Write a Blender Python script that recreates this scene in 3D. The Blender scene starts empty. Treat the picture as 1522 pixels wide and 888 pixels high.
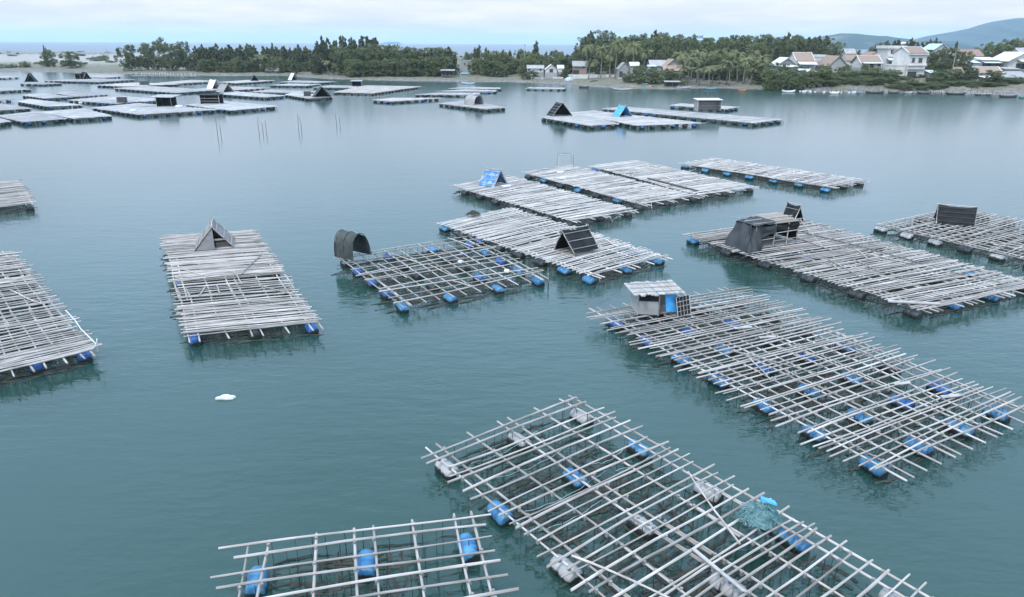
import bpy, math, random
from mathutils import Vector, Matrix, Quaternion
import numpy as np

R = math.radians
rnd = random.Random(7)
scn = bpy.context.scene
col = scn.collection

# ------------------------------------------------------------------ camera
cam_d = bpy.data.cameras.new('camera'); cam = bpy.data.objects.new('camera', cam_d); col.objects.link(cam)
cam_d.sensor_width = 36; cam_d.lens = 24.836; cam_d.clip_start = .2; cam_d.clip_end = 60000
cam.location = (0, 0, 14)
cam.rotation_euler = (Matrix.Rotation(R(90-19.847), 3, 'X') @ Matrix.Rotation(R(0.30), 3, 'Z')).to_euler()
scn.camera = cam

# ------------------------------------------------------------------ sky, sun, exposure
SUN_EL, SUN_AZ = R(56), R(212)          # azimuth clockwise from +Y (the way the camera looks)
w = bpy.data.worlds.new('World'); scn.world = w; w.use_nodes = True
nt = w.node_tree; N = nt.nodes; L = nt.links; N.clear()
sky = N.new('ShaderNodeTexSky'); sky.sky_type = 'NISHITA'; sky.sun_disc = False
sky.sun_elevation = SUN_EL; sky.sun_rotation = SUN_AZ
sky.altitude = 0; sky.air_density = 1.0; sky.dust_density = 2.5; sky.ozone_density = 1.6
tc = N.new('ShaderNodeTexCoord'); sp = N.new('ShaderNodeSeparateXYZ'); L.new(tc.outputs['Generated'], sp.inputs[0])
def wm(op, a, b):
    m = N.new('ShaderNodeMath'); m.operation = op
    for i, v in enumerate((a, b)):
        if hasattr(v, 'is_linked'): L.new(v, m.inputs[i])
        elif v is not None: m.inputs[i].default_value = v
    return m.outputs[0]
zz = wm('ADD', wm('MAXIMUM', sp.outputs[2], 0.0), .10)
cx = wm('DIVIDE', sp.outputs[0], zz); cy = wm('DIVIDE', sp.outputs[1], zz)
cb = N.new('ShaderNodeCombineXYZ'); L.new(cx, cb.inputs[0]); L.new(cy, cb.inputs[1])
no = N.new('ShaderNodeTexNoise'); no.inputs['Scale'].default_value = .9; no.inputs['Detail'].default_value = 7; no.inputs['Roughness'].default_value = .55
L.new(cb.outputs[0], no.inputs['Vector'])
rp = N.new('ShaderNodeMapRange'); rp.inputs[1].default_value = .40; rp.inputs[2].default_value = .72; rp.inputs[3].default_value = .60; rp.inputs[4].default_value = 1.0
L.new(no.outputs[0], rp.inputs[0])
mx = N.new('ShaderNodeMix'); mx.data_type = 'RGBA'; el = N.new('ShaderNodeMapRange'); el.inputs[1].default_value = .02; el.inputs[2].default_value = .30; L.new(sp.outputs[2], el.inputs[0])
vc = N.new('ShaderNodeMix'); vc.data_type = 'RGBA'; L.new(el.outputs[0], vc.inputs['Factor'])       # thin cloud veil, shaped brighter and bluer overhead to lift the water reflections
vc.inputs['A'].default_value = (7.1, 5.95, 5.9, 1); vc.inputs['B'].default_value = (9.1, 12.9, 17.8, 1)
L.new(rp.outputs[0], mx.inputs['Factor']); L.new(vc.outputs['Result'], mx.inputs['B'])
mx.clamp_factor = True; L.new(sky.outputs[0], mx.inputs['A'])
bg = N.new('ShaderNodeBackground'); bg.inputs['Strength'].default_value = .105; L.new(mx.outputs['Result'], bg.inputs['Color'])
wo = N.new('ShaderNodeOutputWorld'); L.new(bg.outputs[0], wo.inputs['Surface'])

sl = bpy.data.lights.new('sun', 'SUN'); sl.energy = 1.5; sl.angle = R(10); sl.color = (1, .92, .80)
so = bpy.data.objects.new('sun', sl); col.objects.link(so)
sd = Vector((math.sin(SUN_AZ)*math.cos(SUN_EL), math.cos(SUN_AZ)*math.cos(SUN_EL), math.sin(SUN_EL)))
so.rotation_euler = sd.to_track_quat('Z', 'Y').to_euler(); so.location = (0, 0, 80)

scn.view_settings.view_transform = 'Standard'; scn.view_settings.look = 'None'
scn.view_settings.exposure = .68; scn.view_settings.gamma = 1; scn.view_settings.use_curve_mapping = False
scn.render.engine = 'CYCLES'
scn.cycles.use_denoising = True
scn.cycles.max_bounces = 6; scn.cycles.volume_bounces = 1; scn.cycles.transparent_max_bounces = 8
scn.cycles.caustics_reflective = False; scn.cycles.caustics_refractive = False

# ------------------------------------------------------------------ materials
MATS = {}
def mat(name, c0, c1=None, scale=1.0, rough=.8, bump=0.0, detail=4, rand=0.0, stretch=(1,1,1), spec=.3, metal=0.0, world=False, thr=(.3,.7), trans=0.0):
    """two-tone noise material; rand = brightness variation from object to object"""
    if name in MATS: return MATS[name]
    m = bpy.data.materials.new(name); m.use_nodes = True; MATS[name] = m
    nt = m.node_tree; N = nt.nodes; L = nt.links
    b = N['Principled BSDF']; b.inputs['Roughness'].default_value = rough; b.inputs['Metallic'].default_value = metal
    b.inputs['Specular IOR Level'].default_value = spec
    c1 = c1 or tuple(v*.75 for v in c0)
    tc = N.new('ShaderNodeTexCoord'); mp = N.new('ShaderNodeMapping'); mp.inputs['Scale'].default_value = stretch
    if world:
        g = N.new('ShaderNodeNewGeometry'); L.new(g.outputs['Position'], mp.inputs[0])
    else: L.new(tc.outputs['Object'], mp.inputs[0])
    oi = N.new('ShaderNodeObjectInfo')
    no = N.new('ShaderNodeTexNoise'); no.noise_dimensions = '4D'; no.inputs['Scale'].default_value = scale; no.inputs['Detail'].default_value = detail
    L.new(mp.outputs[0], no.inputs['Vector'])
    wv = N.new('ShaderNodeMath'); wv.operation = 'MULTIPLY'; wv.inputs[1].default_value = 37; L.new(oi.outputs['Random'], wv.inputs[0])
    if not world: L.new(wv.outputs[0], no.inputs['W'])
    mr = N.new('ShaderNodeMapRange'); mr.inputs[1].default_value = thr[0]; mr.inputs[2].default_value = thr[1]; L.new(no.outputs[0], mr.inputs[0])
    mx = N.new('ShaderNodeMix'); mx.data_type = 'RGBA'; L.new(mr.outputs[0], mx.inputs['Factor'])
    mx.inputs['A'].default_value = (*c0, 1); mx.inputs['B'].default_value = (*c1, 1)
    out = mx.outputs['Result']
    if rand:
        hs = N.new('ShaderNodeHueSaturation'); r2 = N.new('ShaderNodeMapRange')
        r2.inputs[3].default_value = 1-rand; r2.inputs[4].default_value = 1+rand; L.new(oi.outputs['Random'], r2.inputs[0])
        L.new(r2.outputs[0], hs.inputs['Value']); L.new(out, hs.inputs['Color']); out = hs.outputs['Color']
    L.new(out, b.inputs['Base Color'])
    if bump:
        bp = N.new('ShaderNodeBump'); bp.inputs['Strength'].default_value = bump; bp.inputs['Distance'].default_value = .05
        L.new(no.outputs[0], bp.inputs['Height']); L.new(bp.outputs[0], b.inputs['Normal'])
    if trans:
        t = N.new('ShaderNodeBsdfTranslucent'); L.new(out, t.inputs[0]); ms = N.new('ShaderNodeMixShader'); ms.inputs[0].default_value = trans
        L.new(b.outputs[0], ms.inputs[1]); L.new(t.outputs[0], ms.inputs[2]); L.new(ms.outputs[0], N['Material Output'].inputs['Surface'])
    return m

bamboo = mat('weathered_bamboo', (.51,.465,.43), (.22,.19,.165), scale=.9, rough=.8, rand=.30, stretch=(7,.25,.25), detail=6)
bamboo_pale = mat('bleached_bamboo', (.66,.605,.565), (.36,.318,.285), scale=.9, rough=.8, rand=.24, stretch=(7,.25,.25), detail=6)
bamboo_far = mat('weathered_bamboo_deck', (.62,.575,.54), (.42,.385,.36), scale=.6, rough=.8, rand=.12, detail=5)
rope_dark = mat('fouled_rope', (.035,.04,.035), (.07,.07,.06), scale=3, rough=.95)
rope_teal = mat('teal_rope', (.16,.32,.34), (.3,.42,.42), scale=6, rough=.8)
net_teal = mat('teal_net', (.05,.15,.165), (.17,.29,.29), scale=5, rough=.9, thr=(.4,.6))
black_sheet = mat('black_sheeting', (.010,.011,.012), (.027,.029,.030), scale=2.0, rough=.75, spec=.15)
grey_tarp = mat('dark_grey_tarpaulin', (.020,.023,.025), (.048,.052,.054), scale=1.2, rough=.6, bump=.5)
green_tarp = mat('dark_green_net_sheet', (.035,.045,.042), (.075,.085,.078), scale=2.5, rough=.75, bump=.4)
blue_tarp = mat('blue_tarpaulin', (.045,.30,.66), (.10,.45,.78), scale=1.5, rough=.5)
blue_patch = mat('faded_blue_patch_sheet', (.06,.20,.44), (.28,.36,.44), scale=2.2, rough=.6, thr=(.46,.56), detail=2)
light_blue = mat('pale_blue_sheet', (.33,.45,.54), (.46,.56,.63), scale=.8, rough=.5)
thatch = mat('grey_thatch', (.30,.28,.27), (.16,.15,.145), scale=2.5, rough=.95, bump=.6, stretch=(6,6,1))
board = mat('grey_boards', (.33,.315,.30), (.20,.19,.185), scale=2, rough=.85, bump=.3, stretch=(1,1,6))
tan_board = mat('tan_boards', (.27,.21,.155), (.33,.30,.275), scale=2.5, rough=.85, stretch=(1,6,1))
mat_roof = mat('pale_mat_roof', (.46,.435,.41), (.26,.24,.22), scale=2.2, rough=.9, bump=.5)
foam = mat('white_foam', (.80,.80,.78), (.62,.62,.60), scale=4, rough=.7)
white_wall = mat('white_plaster', (.66,.64,.60), (.48,.465,.43), scale=.5, rough=.85, rand=.06)
cream_wall = mat('cream_plaster', (.62,.60,.55), (.5,.49,.45), scale=.5, rough=.85, rand=.06)
grey_wall = mat('grey_render', (.36,.36,.355), (.27,.27,.265), scale=.6, rough=.9, rand=.1)
brick_wall = mat('weathered_brick', (.36,.22,.16), (.30,.24,.20), scale=2, rough=.9)
tile_roof = mat('tan_clay_tiles', (.31,.215,.165), (.25,.19,.15), scale=1.6, rough=.85, rand=.10, detail=6)
red_roof = mat('dull_red_tiles', (.30,.17,.13), (.25,.18,.15), scale=1.6, rough=.85)
grey_roof = mat('grey_sheet_roof', (.36,.36,.35), (.25,.24,.23), scale=1, rough=.7, rand=.1)
white_roof = mat('white_metal_sheet', (.64,.64,.63), (.50,.50,.49), scale=.8, rough=.5)
glass = mat('window_glass', (.03,.04,.045), (.05,.06,.065), scale=1, rough=.08, spec=.6)
dark_in = mat('dark_wall_and_opening_shade', (.06,.06,.06), (.045,.045,.045), scale=1, rough=.9)  # gives door openings their interior shade as colour; also a dark shed wall
concrete = mat('concrete', (.40,.39,.375), (.30,.295,.285), scale=1.2, rough=.9)
wood_post = mat('grey_posts', (.20,.185,.17), (.12,.115,.11), scale=2, rough=.9, rand=.2)
teal_paint = mat('teal_paint', (.11,.23,.24), (.17,.28,.28), scale=2, rough=.55)
yellow_paint = mat('faded_yellow_paint', (.50,.44,.22), (.42,.40,.28), scale=2, rough=.6)
dark_hull = mat('dark_tarred_wood', (.055,.05,.048), (.09,.085,.08), scale=2, rough=.7)
grey_hull = mat('bleached_hull', (.45,.44,.42), (.32,.31,.30), scale=2, rough=.75)
orange_paint = mat('orange_paint', (.45,.19,.08), (.38,.18,.09), scale=2, rough=.55)
bark = mat('bark', (.13,.115,.10), (.20,.185,.165), scale=3, rough=.95, stretch=(1,1,.3))
palm_bark = mat('palm_bark', (.26,.24,.215), (.17,.155,.14), scale=3, rough=.95, stretch=(1,1,4))
dead_brush = mat('dead_brush', (.10,.10,.075), (.06,.06,.05), scale=3, rough=.95)
leaf_broad = mat('broad_foliage', (0.1, 0.125, 0.052), (0.185, 0.195, 0.084), scale=.45, rough=.6, rand=.18, trans=.25, thr=(.35,.65))
leaf_dark = mat('dark_foliage', (.084,.108,.046), (.172,.188,.08), scale=.45, rough=.6, rand=.16, trans=.25, thr=(.35,.65))
leaf_mang = mat('mangrove_foliage', (0.105, 0.135, 0.055), (0.185, 0.205, 0.088), scale=.5, rough=.55, rand=.12, trans=.25, thr=(.35,.65))
leaf_cas = mat('needle_foliage', (0.09, 0.112, 0.056), (0.155, 0.17, 0.086), scale=.4, rough=.75, rand=.16, trans=.2, thr=(.35,.65))
leaf_palm = mat('palm_fronds', (0.13, 0.15, 0.06), (0.25, 0.245, 0.11), scale=.5, rough=.5, rand=.14, trans=.2, thr=(.35,.65))
grass_m = mat('dry_grass', (.10,.12,.05), (.22,.19,.10), scale=1.5, rough=.9)

def drum_mat(name, c0, c1):
    """plastic drum: sun-faded on top, black fouling below its waterline"""
    m = mat(name, c0, c1, scale=2.2, rough=.45, spec=.4, rand=.12)
    N = m.node_tree.nodes; L = m.node_tree.links; b = N['Principled BSDF']
    src = b.inputs['Base Color'].links[0].from_socket
    tc = N.new('ShaderNodeTexCoord'); sp = N.new('ShaderNodeSeparateXYZ'); L.new(tc.outputs['Object'], sp.inputs[0])
    no = N.new('ShaderNodeTexNoise'); no.inputs['Scale'].default_value = 5; L.new(tc.outputs['Object'], no.inputs['Vector'])
    a = N.new('ShaderNodeMath'); a.operation = 'MULTIPLY_ADD'; a.inputs[1].default_value = .6; a.inputs[2].default_value = -.30; L.new(no.outputs[0], a.inputs[0])
    s = N.new('ShaderNodeMath'); s.operation = 'ADD'; L.new(sp.outputs[2], s.inputs[0]); L.new(a.outputs[0], s.inputs[1])
    r = N.new('ShaderNodeMapRange'); r.inputs[1].default_value = .02; r.inputs[2].default_value = .16; L.new(s.outputs[0], r.inputs[0])
    x = N.new('ShaderNodeMix'); x.data_type = 'RGBA'; x.inputs['A'].default_value = (.022,.025,.022,1); L.new(src, x.inputs['B']); L.new(r.outputs[0], x.inputs['Factor'])
    L.new(x.outputs['Result'], b.inputs['Base Color'])
    return m
drum_blue = drum_mat('blue_drum_plastic', (.015,.12,.30), (.10,.28,.43))
drum_navy = drum_mat('dark_blue_drum_plastic', (.02,.08,.26), (.03,.13,.36))
drum_dark = drum_mat('dark_drum_plastic', (.03,.035,.04), (.06,.065,.07))
drum_white = drum_mat('white_drum_plastic', (.46,.45,.44), (.30,.29,.28))

# ------------------------------------------------------------------ builders
class MB:
    """collects verts and faces, build() links them as ONE mesh object"""
    def __init__(s): s.v = []; s.f = []
    def quad(s, *p):
        n = len(s.v); s.v += [tuple(q) for q in p]; s.f.append(tuple(range(n, n+len(p)))); return s
    def box(s, c, size, rz=0.0):
        n = len(s.v); x, y, z = (t/2 for t in size); cz, sz = math.cos(rz), math.sin(rz)
        for dx, dy, dz in ((-x,-y,-z),(x,-y,-z),(x,y,-z),(-x,y,-z),(-x,-y,z),(x,-y,z),(x,y,z),(-x,y,z)):
            s.v.append((c[0]+dx*cz-dy*sz, c[1]+dx*sz+dy*cz, c[2]+dz))
        s.f += [tuple(n+i for i in q) for q in ((3,2,1,0),(4,5,6,7),(0,1,5,4),(1,2,6,5),(2,3,7,6),(3,0,4,7))]; return s
    def tube(s, pts, r0, r1=None, sides=6):
        r1 = r0 if r1 is None else r1; n0 = len(s.v); m = len(pts); pts = [Vector(p) for p in pts]
        for i, p in enumerate(pts):
            d = (pts[min(i+1, m-1)]-pts[max(i-1, 0)]).normalized()
            a = d.cross(Vector((0,0,1)) if abs(d.z) < .9 else Vector((1,0,0))).normalized(); b = d.cross(a)
            r = r0+(r1-r0)*i/max(1, m-1)
            for k in range(sides):
                t = 2*math.pi*k/sides; s.v.append(tuple(p+(a*math.cos(t)+b*math.sin(t))*r))
        for i in range(m-1):
            for k in range(sides):
                k2 = (k+1) % sides
                s.f.append((n0+i*sides+k, n0+i*sides+k2, n0+(i+1)*sides+k2, n0+(i+1)*sides+k))
        s.f.append(tuple(n0+k for k in range(sides))[::-1]); s.f.append(tuple(n0+(m-1)*sides+k for k in range(sides))); return s
    def slab(s, pts, t):
        """a planar polygon given thickness t along its normal"""
        pts = [Vector(p) for p in pts]; nrm = (pts[1]-pts[0]).cross(pts[-1]-pts[0]).normalized()*t; n = len(s.v); k = len(pts)
        s.v += [tuple(p+nrm) for p in pts]+[tuple(p) for p in pts]
        s.f.append(tuple(range(n, n+k))); s.f.append(tuple(range(n+2*k-1, n+k-1, -1)))
        for i in range(k): j = (i+1) % k; s.f.append((n+i, n+k+i, n+k+j, n+j))
        return s
    def mesh(s, name, m, smooth=False):
        me = bpy.data.meshes.new(name); me.from_pydata(s.v, [], s.f); me.materials.append(m)
        if smooth: me.polygons.foreach_set('use_smooth', [True]*len(me.polygons))
        return me
    def build(s, name, m, parent=None, smooth=False): return link(name, s.mesh(name, m, smooth), parent)
def link(name, me, parent=None):
    o = bpy.data.objects.new(name, me); col.objects.link(o)
    if parent: o.parent = parent
    return o
def tag(o, label=None, cat=None, group=None, kind=None):
    for k, v in (('label', label), ('category', cat), ('group', group), ('kind', kind)):
        if v: o[k] = v
    return o
def thing(name, label, cat, loc, rz=0.0, group=None):
    o = bpy.data.objects.new(name, None); col.objects.link(o); o.location = loc; o.rotation_euler = (0, 0, rz); o.empty_display_size = .3
    return tag(o, label, cat, group)
def np_mesh(name, V, F, m, smooth=False):
    V = np.asarray(V, dtype=np.float32); F = np.asarray(F, dtype=np.int32); k = F.shape[1]
    me = bpy.data.meshes.new(name); me.vertices.add(len(V)); me.vertices.foreach_set('co', V.ravel())
    me.loops.add(F.size); me.loops.foreach_set('vertex_index', F.ravel())
    me.polygons.add(len(F)); me.polygons.foreach_set('loop_start', np.arange(0, F.size, k, dtype=np.int32))
    me.polygons.foreach_set('loop_total', np.full(len(F), k, dtype=np.int32))
    if smooth: me.polygons.foreach_set('use_smooth', np.ones(len(F), dtype=bool))
    me.update(calc_edges=True); me.materials.append(m); return me

def drape(name, corners, m, parent, amp=.08, n=14, seed=1):
    """a sagging cloth sheet with folds and a little thickness"""
    r = random.Random(seed); A, B, C, D = (Vector(c) for c in corners); V = []; F = []; nrm = (B-A).cross(D-A).normalized(); ph = [r.uniform(0,6) for _ in range(4)]
    for lay in (0, 1):
        for j in range(n+1):
            for i in range(n+1):
                s, t = i/n, j/n; p = A*(1-s)*(1-t)+B*s*(1-t)+C*s*t+D*(1-s)*t
                f = math.sin(s*13+ph[0]+t*2)*.5+math.sin(s*7+t*5+ph[1])*.6+math.sin(t*9+ph[2])*.3; p = p+nrm*(amp*f-.012*lay)-Vector((0,0,1))*.12*math.sin(math.pi*s)*t
                V.append(tuple(p))
    m1 = n+1; k = m1*m1
    for j in range(n):
        for i in range(n): a = j*m1+i; F.append((a,a+1,a+m1+1,a+m1)); F.append((k+a,k+a+m1,k+a+m1+1,k+a+1))
    return link(name, np_mesh(name, V, F, m, True), parent)

# ------------------------------------------------------------------ setting: water, land, hills
def water_material(name, c0, c1, wave, rough, clear, spec=.5, rough2=.3, far_wave=1.):
    """murky water: Fresnel sky reflection over silt colour, partly clear so that shallow things show through"""
    m = bpy.data.materials.new(name); m.use_nodes = True; N = m.node_tree.nodes; L = m.node_tree.links; N.clear()
    g = N.new('ShaderNodeNewGeometry')
    def noise(scale, detail, stretch, rot=0):
        mp = N.new('ShaderNodeMapping'); mp.inputs['Scale'].default_value = stretch; mp.inputs['Rotation'].default_value = (0,0,rot); L.new(g.outputs['Position'], mp.inputs[0])
        n = N.new('ShaderNodeTexNoise'); n.inputs['Scale'].default_value = scale; n.inputs['Detail'].default_value = detail; L.new(mp.outputs[0], n.inputs['Vector']); return n.outputs[0]
    def ma(op, a, bb):
        n = N.new('ShaderNodeMath'); n.operation = op
        for i, v in enumerate((a, bb)):
            if hasattr(v, 'is_linked'): L.new(v, n.inputs[i])
            else: n.inputs[i].default_value = v
        return n.outputs[0]
    mx = N.new('ShaderNodeMix'); mx.data_type = 'RGBA'; mx.inputs['A'].default_value = (*c0,1); mx.inputs['B'].default_value = (*c1,1); L.new(noise(.02, 4, (1,1,1)), mx.inputs['Factor'])
    r1 = noise(1.6, 3, (.5,1.3,1), R(-14)); r2 = noise(5.5, 2, (.55,1.25,1), R(12)); r3 = noise(.35, 2, (.6,1.2,1), R(5)); calm = noise(.035, 3, (.7,1.3,1))
    h = ma('ADD', ma('ADD', ma('MULTIPLY', r1, .10), ma('MULTIPLY', r2, .030)), ma('MULTIPLY', r3, .14))
    cr = N.new('ShaderNodeMapRange'); cr.inputs[1].default_value = .35; cr.inputs[2].default_value = .65; cr.inputs[3].default_value = .55; cr.inputs[4].default_value = 1.0; L.new(calm, cr.inputs[0])
    sy = N.new('ShaderNodeSeparateXYZ'); L.new(g.outputs['Position'], sy.inputs[0])
    ws = N.new('ShaderNodeMapRange'); ws.inputs[1].default_value = 30; ws.inputs[2].default_value = 130; ws.inputs[3].default_value = 1; ws.inputs[4].default_value = far_wave; L.new(sy.outputs[1], ws.inputs[0])
    bp = N.new('ShaderNodeBump'); bp.inputs['Distance'].default_value = wave; L.new(ma('MULTIPLY', cr.outputs[0], ws.outputs[0]), bp.inputs['Strength']); L.new(h, bp.inputs['Height'])
    b = N.new('ShaderNodeBsdfPrincipled'); b.inputs['Roughness'].default_value = rough; b.inputs['IOR'].default_value = 1.38; b.inputs['Specular IOR Level'].default_value = spec
    L.new(mx.outputs['Result'], b.inputs['Base Color']); L.new(bp.outputs[0], b.inputs['Normal'])
    rr = N.new('ShaderNodeMapRange'); rr.inputs[1].default_value = 45; rr.inputs[2].default_value = 170; rr.inputs[3].default_value = rough; rr.inputs[4].default_value = rough2
    L.new(sy.outputs[1], rr.inputs[0]); L.new(rr.outputs[0], b.inputs['Roughness'])
    fr = N.new('ShaderNodeFresnel'); fr.inputs[0].default_value = 1.333; tr = N.new('ShaderNodeBsdfTransparent')
    top = N.new('ShaderNodeMixShader'); L.new(ma('MULTIPLY', ma('SUBTRACT', 1.0, fr.outputs[0]), clear), top.inputs[0]); L.new(b.outputs[0], top.inputs[1]); L.new(tr.outputs[0], top.inputs[2])
    ou = N.new('ShaderNodeOutputMaterial'); L.new(top.outputs[0], ou.inputs['Surface'])
    return m
S = 24000
wb = MB()
wb.quad((-1600,-300,0),(1600,-300,0),(1600,760,0),(-1600,760,0))
tag(wb.build('water', water_material('lagoon_water', (.019,.057,.046), (.023,.063,.051), .45, .05, .28, 1.0, .17, .10)), kind='structure')
bed = MB(); bed.quad((-1590,-290,-1.7),(1590,-290,-1.7),(1590,750,-1.7),(-1590,750,-1.7))
tag(bed.build('lagoon_bed', mat('silt_bed', (.05,.18,.15), (.045,.16,.135), scale=.05, rough=.95)), kind='structure')
sb = MB(); sb.quad((-S,760,0),(S,760,0),(S,S,0),(-S,S,0)); sb.quad((-S,-300,0),(-1600,-300,0),(-1600,760,0),(-S,760,0)); sb.quad((1600,-300,0),(S,-300,0),(S,760,0),(1600,760,0))
tag(sb.build('sea', water_material('open_sea', (.050,.080,.105), (.056,.088,.112), 1.2, .3, 0.0, .16)), kind='structure')

SHORE = [(-351.16,378.22), (-255.19,368.41), (-212.3,352.53), (-180.52,340.76), (-136.6,324.49), (-102.45,328.65), (-78.69,305.65), (-53.82,291.35), (-32.24,288.3), (-18.86,284.53), (-0.7,286.39),
         (16.53,268.93), (27.56,257.09), (37.68,246.24), (50.66,243.66), (66.32,252.58), (86.1,243.06), (97.81,233.67), (113.97,231.69), (134.27,230.1), (145.65,224.78), (152.71,219.42), (192.5,206.15)]
SA = [x/y for x, y in SHORE]; SY = [y for x, y in SHORE]
def interp(x, xs, ys):
    return float(np.interp(x, xs, ys))
PROF = [  # ground height over distance inland: spit on the left, wooded rise in the middle, village bank on the right
    ([-4,0,3,10,30,60,200,400,470,520], [-.6,0,.5,.9,1.3,1.6,2.2,2.6,2.4,-1]),
    ([-4,0,4,12,30,60,100,160,260,420,480], [-.6,0,.5,1.0,1.8,3.2,5.0,7.5,5.5,1,-1]),
    ([-4,0,2.5,8,15,30,60,120,240,400,460], [-.6,0,.9,2.2,3.5,4.6,6.4,6.6,3.5,1,-1])]
PU = [-.62, -.10, .10, .34, .42, .8]
PW = [(1,0,0), (1,0,0), (0,1,0), (0,1,0), (0,0,1), (0,0,1)]
def shore_y(a): return interp(a, SA, SY)
def ground(x, y):
    a = x/y; d = y-shore_y(a); w = [interp(a, PU, [q[k] for q in PW]) for k in range(3)]
    return sum(w[k]*interp(d, *PROF[k]) for k in range(3) if w[k] > 0)
def land():
    na = 260; ds = [-4,-2,0,1,2,3,4.5,6.5,9,12,16,20,25,30,36,44,54,66,80,100,125,160,200,250,300,360,420,460,490,520]
    V = []; A = []; B = []
    for i in range(na+1):
        a = SA[0]+(SA[-1]-SA[0])*i/na; ys = shore_y(a)
        for j, d in enumerate(ds):
            wob = (math.sin(i*.9)*.6+math.sin(i*.37+1)*1.0+math.sin(i*2.3)*.3)*max(0, 1-abs(d)/30)
            y = ys+d+wob; z = ground(a*(ys+d), ys+d)
            z += (rnd.random()-.5)*min(.35, max(0, d)*.03) if 0 < d < 440 else 0
            V.append((a*y, y, z)); A.append(d); B.append(interp(a, [-.62, -.30, -.16], [1, 1, 0]))
    nd = len(ds); F = [(i*nd+j, (i+1)*nd+j, (i+1)*nd+j+1, i*nd+j+1) for i in range(na) for j in range(nd-1)]
    m = bpy.data.materials.new('shore_ground'); m.use_nodes = True; N = m.node_tree.nodes; L = m.node_tree.links; b = N['Principled BSDF']; b.inputs['Roughness'].default_value = .95
    me = np_mesh('land', V, F, m, True); at = me.attributes.new('inland', 'FLOAT', 'POINT'); at.data.foreach_set('value', A)
    an = N.new('ShaderNodeAttribute'); an.attribute_name = 'inland'
    at = me.attributes.new('spit', 'FLOAT', 'POINT'); at.data.foreach_set('value', B); sa = N.new('ShaderNodeAttribute'); sa.attribute_name = 'spit'
    g = N.new('ShaderNodeNewGeometry'); n1 = N.new('ShaderNodeTexNoise'); n1.inputs['Scale'].default_value = .09; n1.inputs['Detail'].default_value = 6; L.new(g.outputs['Position'], n1.inputs['Vector'])
    n2 = N.new('ShaderNodeTexNoise'); n2.inputs['Scale'].default_value = .8; n2.inputs['Detail'].default_value = 5; L.new(g.outputs['Position'], n2.inputs['Vector'])
    def ramp(s, stops):
        r = N.new('ShaderNodeValToRGB'); L.new(s, r.inputs[0]); e = r.color_ramp.elements
        e[0].position, e[0].color = stops[0][0], (*stops[0][1], 1); e[1].position, e[1].color = stops[-1][0], (*stops[-1][1], 1)
        for p, c in stops[1:-1]: q = e.new(p); q.color = (*c, 1)
        return r.outputs[0]
    def mul(a, k, c=0):
        q = N.new('ShaderNodeMath'); q.operation = 'MULTIPLY_ADD'; L.new(a, q.inputs[0]); q.inputs[1].default_value = k
        if hasattr(c, 'is_linked'): L.new(c, q.inputs[2])
        else: q.inputs[2].default_value = c
        return q.outputs[0]
    mud, grass, straw, sand = (.20,.19,.185), (.085,.095,.05), (.155,.135,.09), (.33,.30,.265)
    d = mul(an.outputs['Fac'], .025, mul(n1.outputs[0], .9, -.45))
    veg = ramp(n2.outputs[0], [(.36, grass), (.52, straw), (.66, (.17,.15,.13))])
    bare = ramp(n2.outputs[0], [(.35, (.24,.22,.19)), (.6, sand)])
    mudc = ramp(n2.outputs[0], [(.35, (.10,.092,.085)), (.62, (.21,.19,.175))])
    def mix(f, a, c):
        x = N.new('ShaderNodeMix'); x.data_type = 'RGBA'; L.new(f, x.inputs['Factor']); L.new(a, x.inputs['A']); L.new(c, x.inputs['B']); return x.outputs['Result']
    f1 = ramp(d, [(.02, (0,0,0)), (.12, (1,1,1))]); d2 = mul(an.outputs['Fac'], .0025, mul(n1.outputs[0], .5, -.25)); f2 = ramp(d2, [(.16, (0,0,0)), (.30, (1,1,1))]); f4 = ramp(d2, [(.60, (0,0,0)), (.75, (1,1,1))])
    f3 = N.new('ShaderNodeMath'); f3.operation = 'MULTIPLY'; L.new(f2, f3.inputs[0]); L.new(sa.outputs['Fac'], f3.inputs[1])
    rocky = ramp(n2.outputs[0], [(.35, (.17,.165,.16)), (.6, (.34,.325,.31))])
    L.new(mix(f3.outputs[0], mix(f1, mudc, veg), mix(f4, bare, rocky)), b.inputs['Base Color'])
    bp = N.new('ShaderNodeBump'); bp.inputs['Distance'].default_value = .5; bp.inputs['Strength'].default_value = .6; L.new(n2.outputs[0], bp.inputs['Height']); L.new(bp.outputs[0], b.inputs['Normal'])
    return tag(link('land', me), kind='structure')
land()

def hill(name, ridge, y0, depth, mtl, seed, label):
    """a ridge of hills: ridge = [(x, crest height)] at depth y0, falling to the water in front and behind"""
    r = random.Random(seed); xs = [p[0] for p in ridge]; hs = [p[1] for p in ridge]; nx, ny = 150, 16
    off = [r.uniform(0, 6) for _ in range(9)]; V = []
    for j in range(ny+1):
        t = j/ny*2-1
        for i in range(nx+1):
            x = xs[0]+(xs[-1]-xs[0])*i/nx; s = (x-xs[0])/1000
            spur = .28*math.sin(s*17+off[0])+.2*math.sin(s*31+off[1])+.14*math.sin(s*57+off[2]+t*2)
            prof = max(0, 1-abs(t)**(1.25+spur*.6)) if abs(t) < 1 else 0
            h = interp(x, xs, hs)*prof*(1+.10*spur*(1-prof)*3)
            V.append((x+60*math.sin(t*3+s*9), y0+depth*t*(1+.15*spur), h-3))
    F = [(j*(nx+1)+i, j*(nx+1)+i+1, (j+1)*(nx+1)+i+1, (j+1)*(nx+1)+i) for j in range(ny) for i in range(nx)]
    return tag(link(name, np_mesh(name, V, F, mtl, True)), label=label, kind='structure')
hill_m = mat('wooded_hillside', (.030,.058,.062), (.050,.082,.080), scale=.006, rough=.95, detail=9, world=True)
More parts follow.
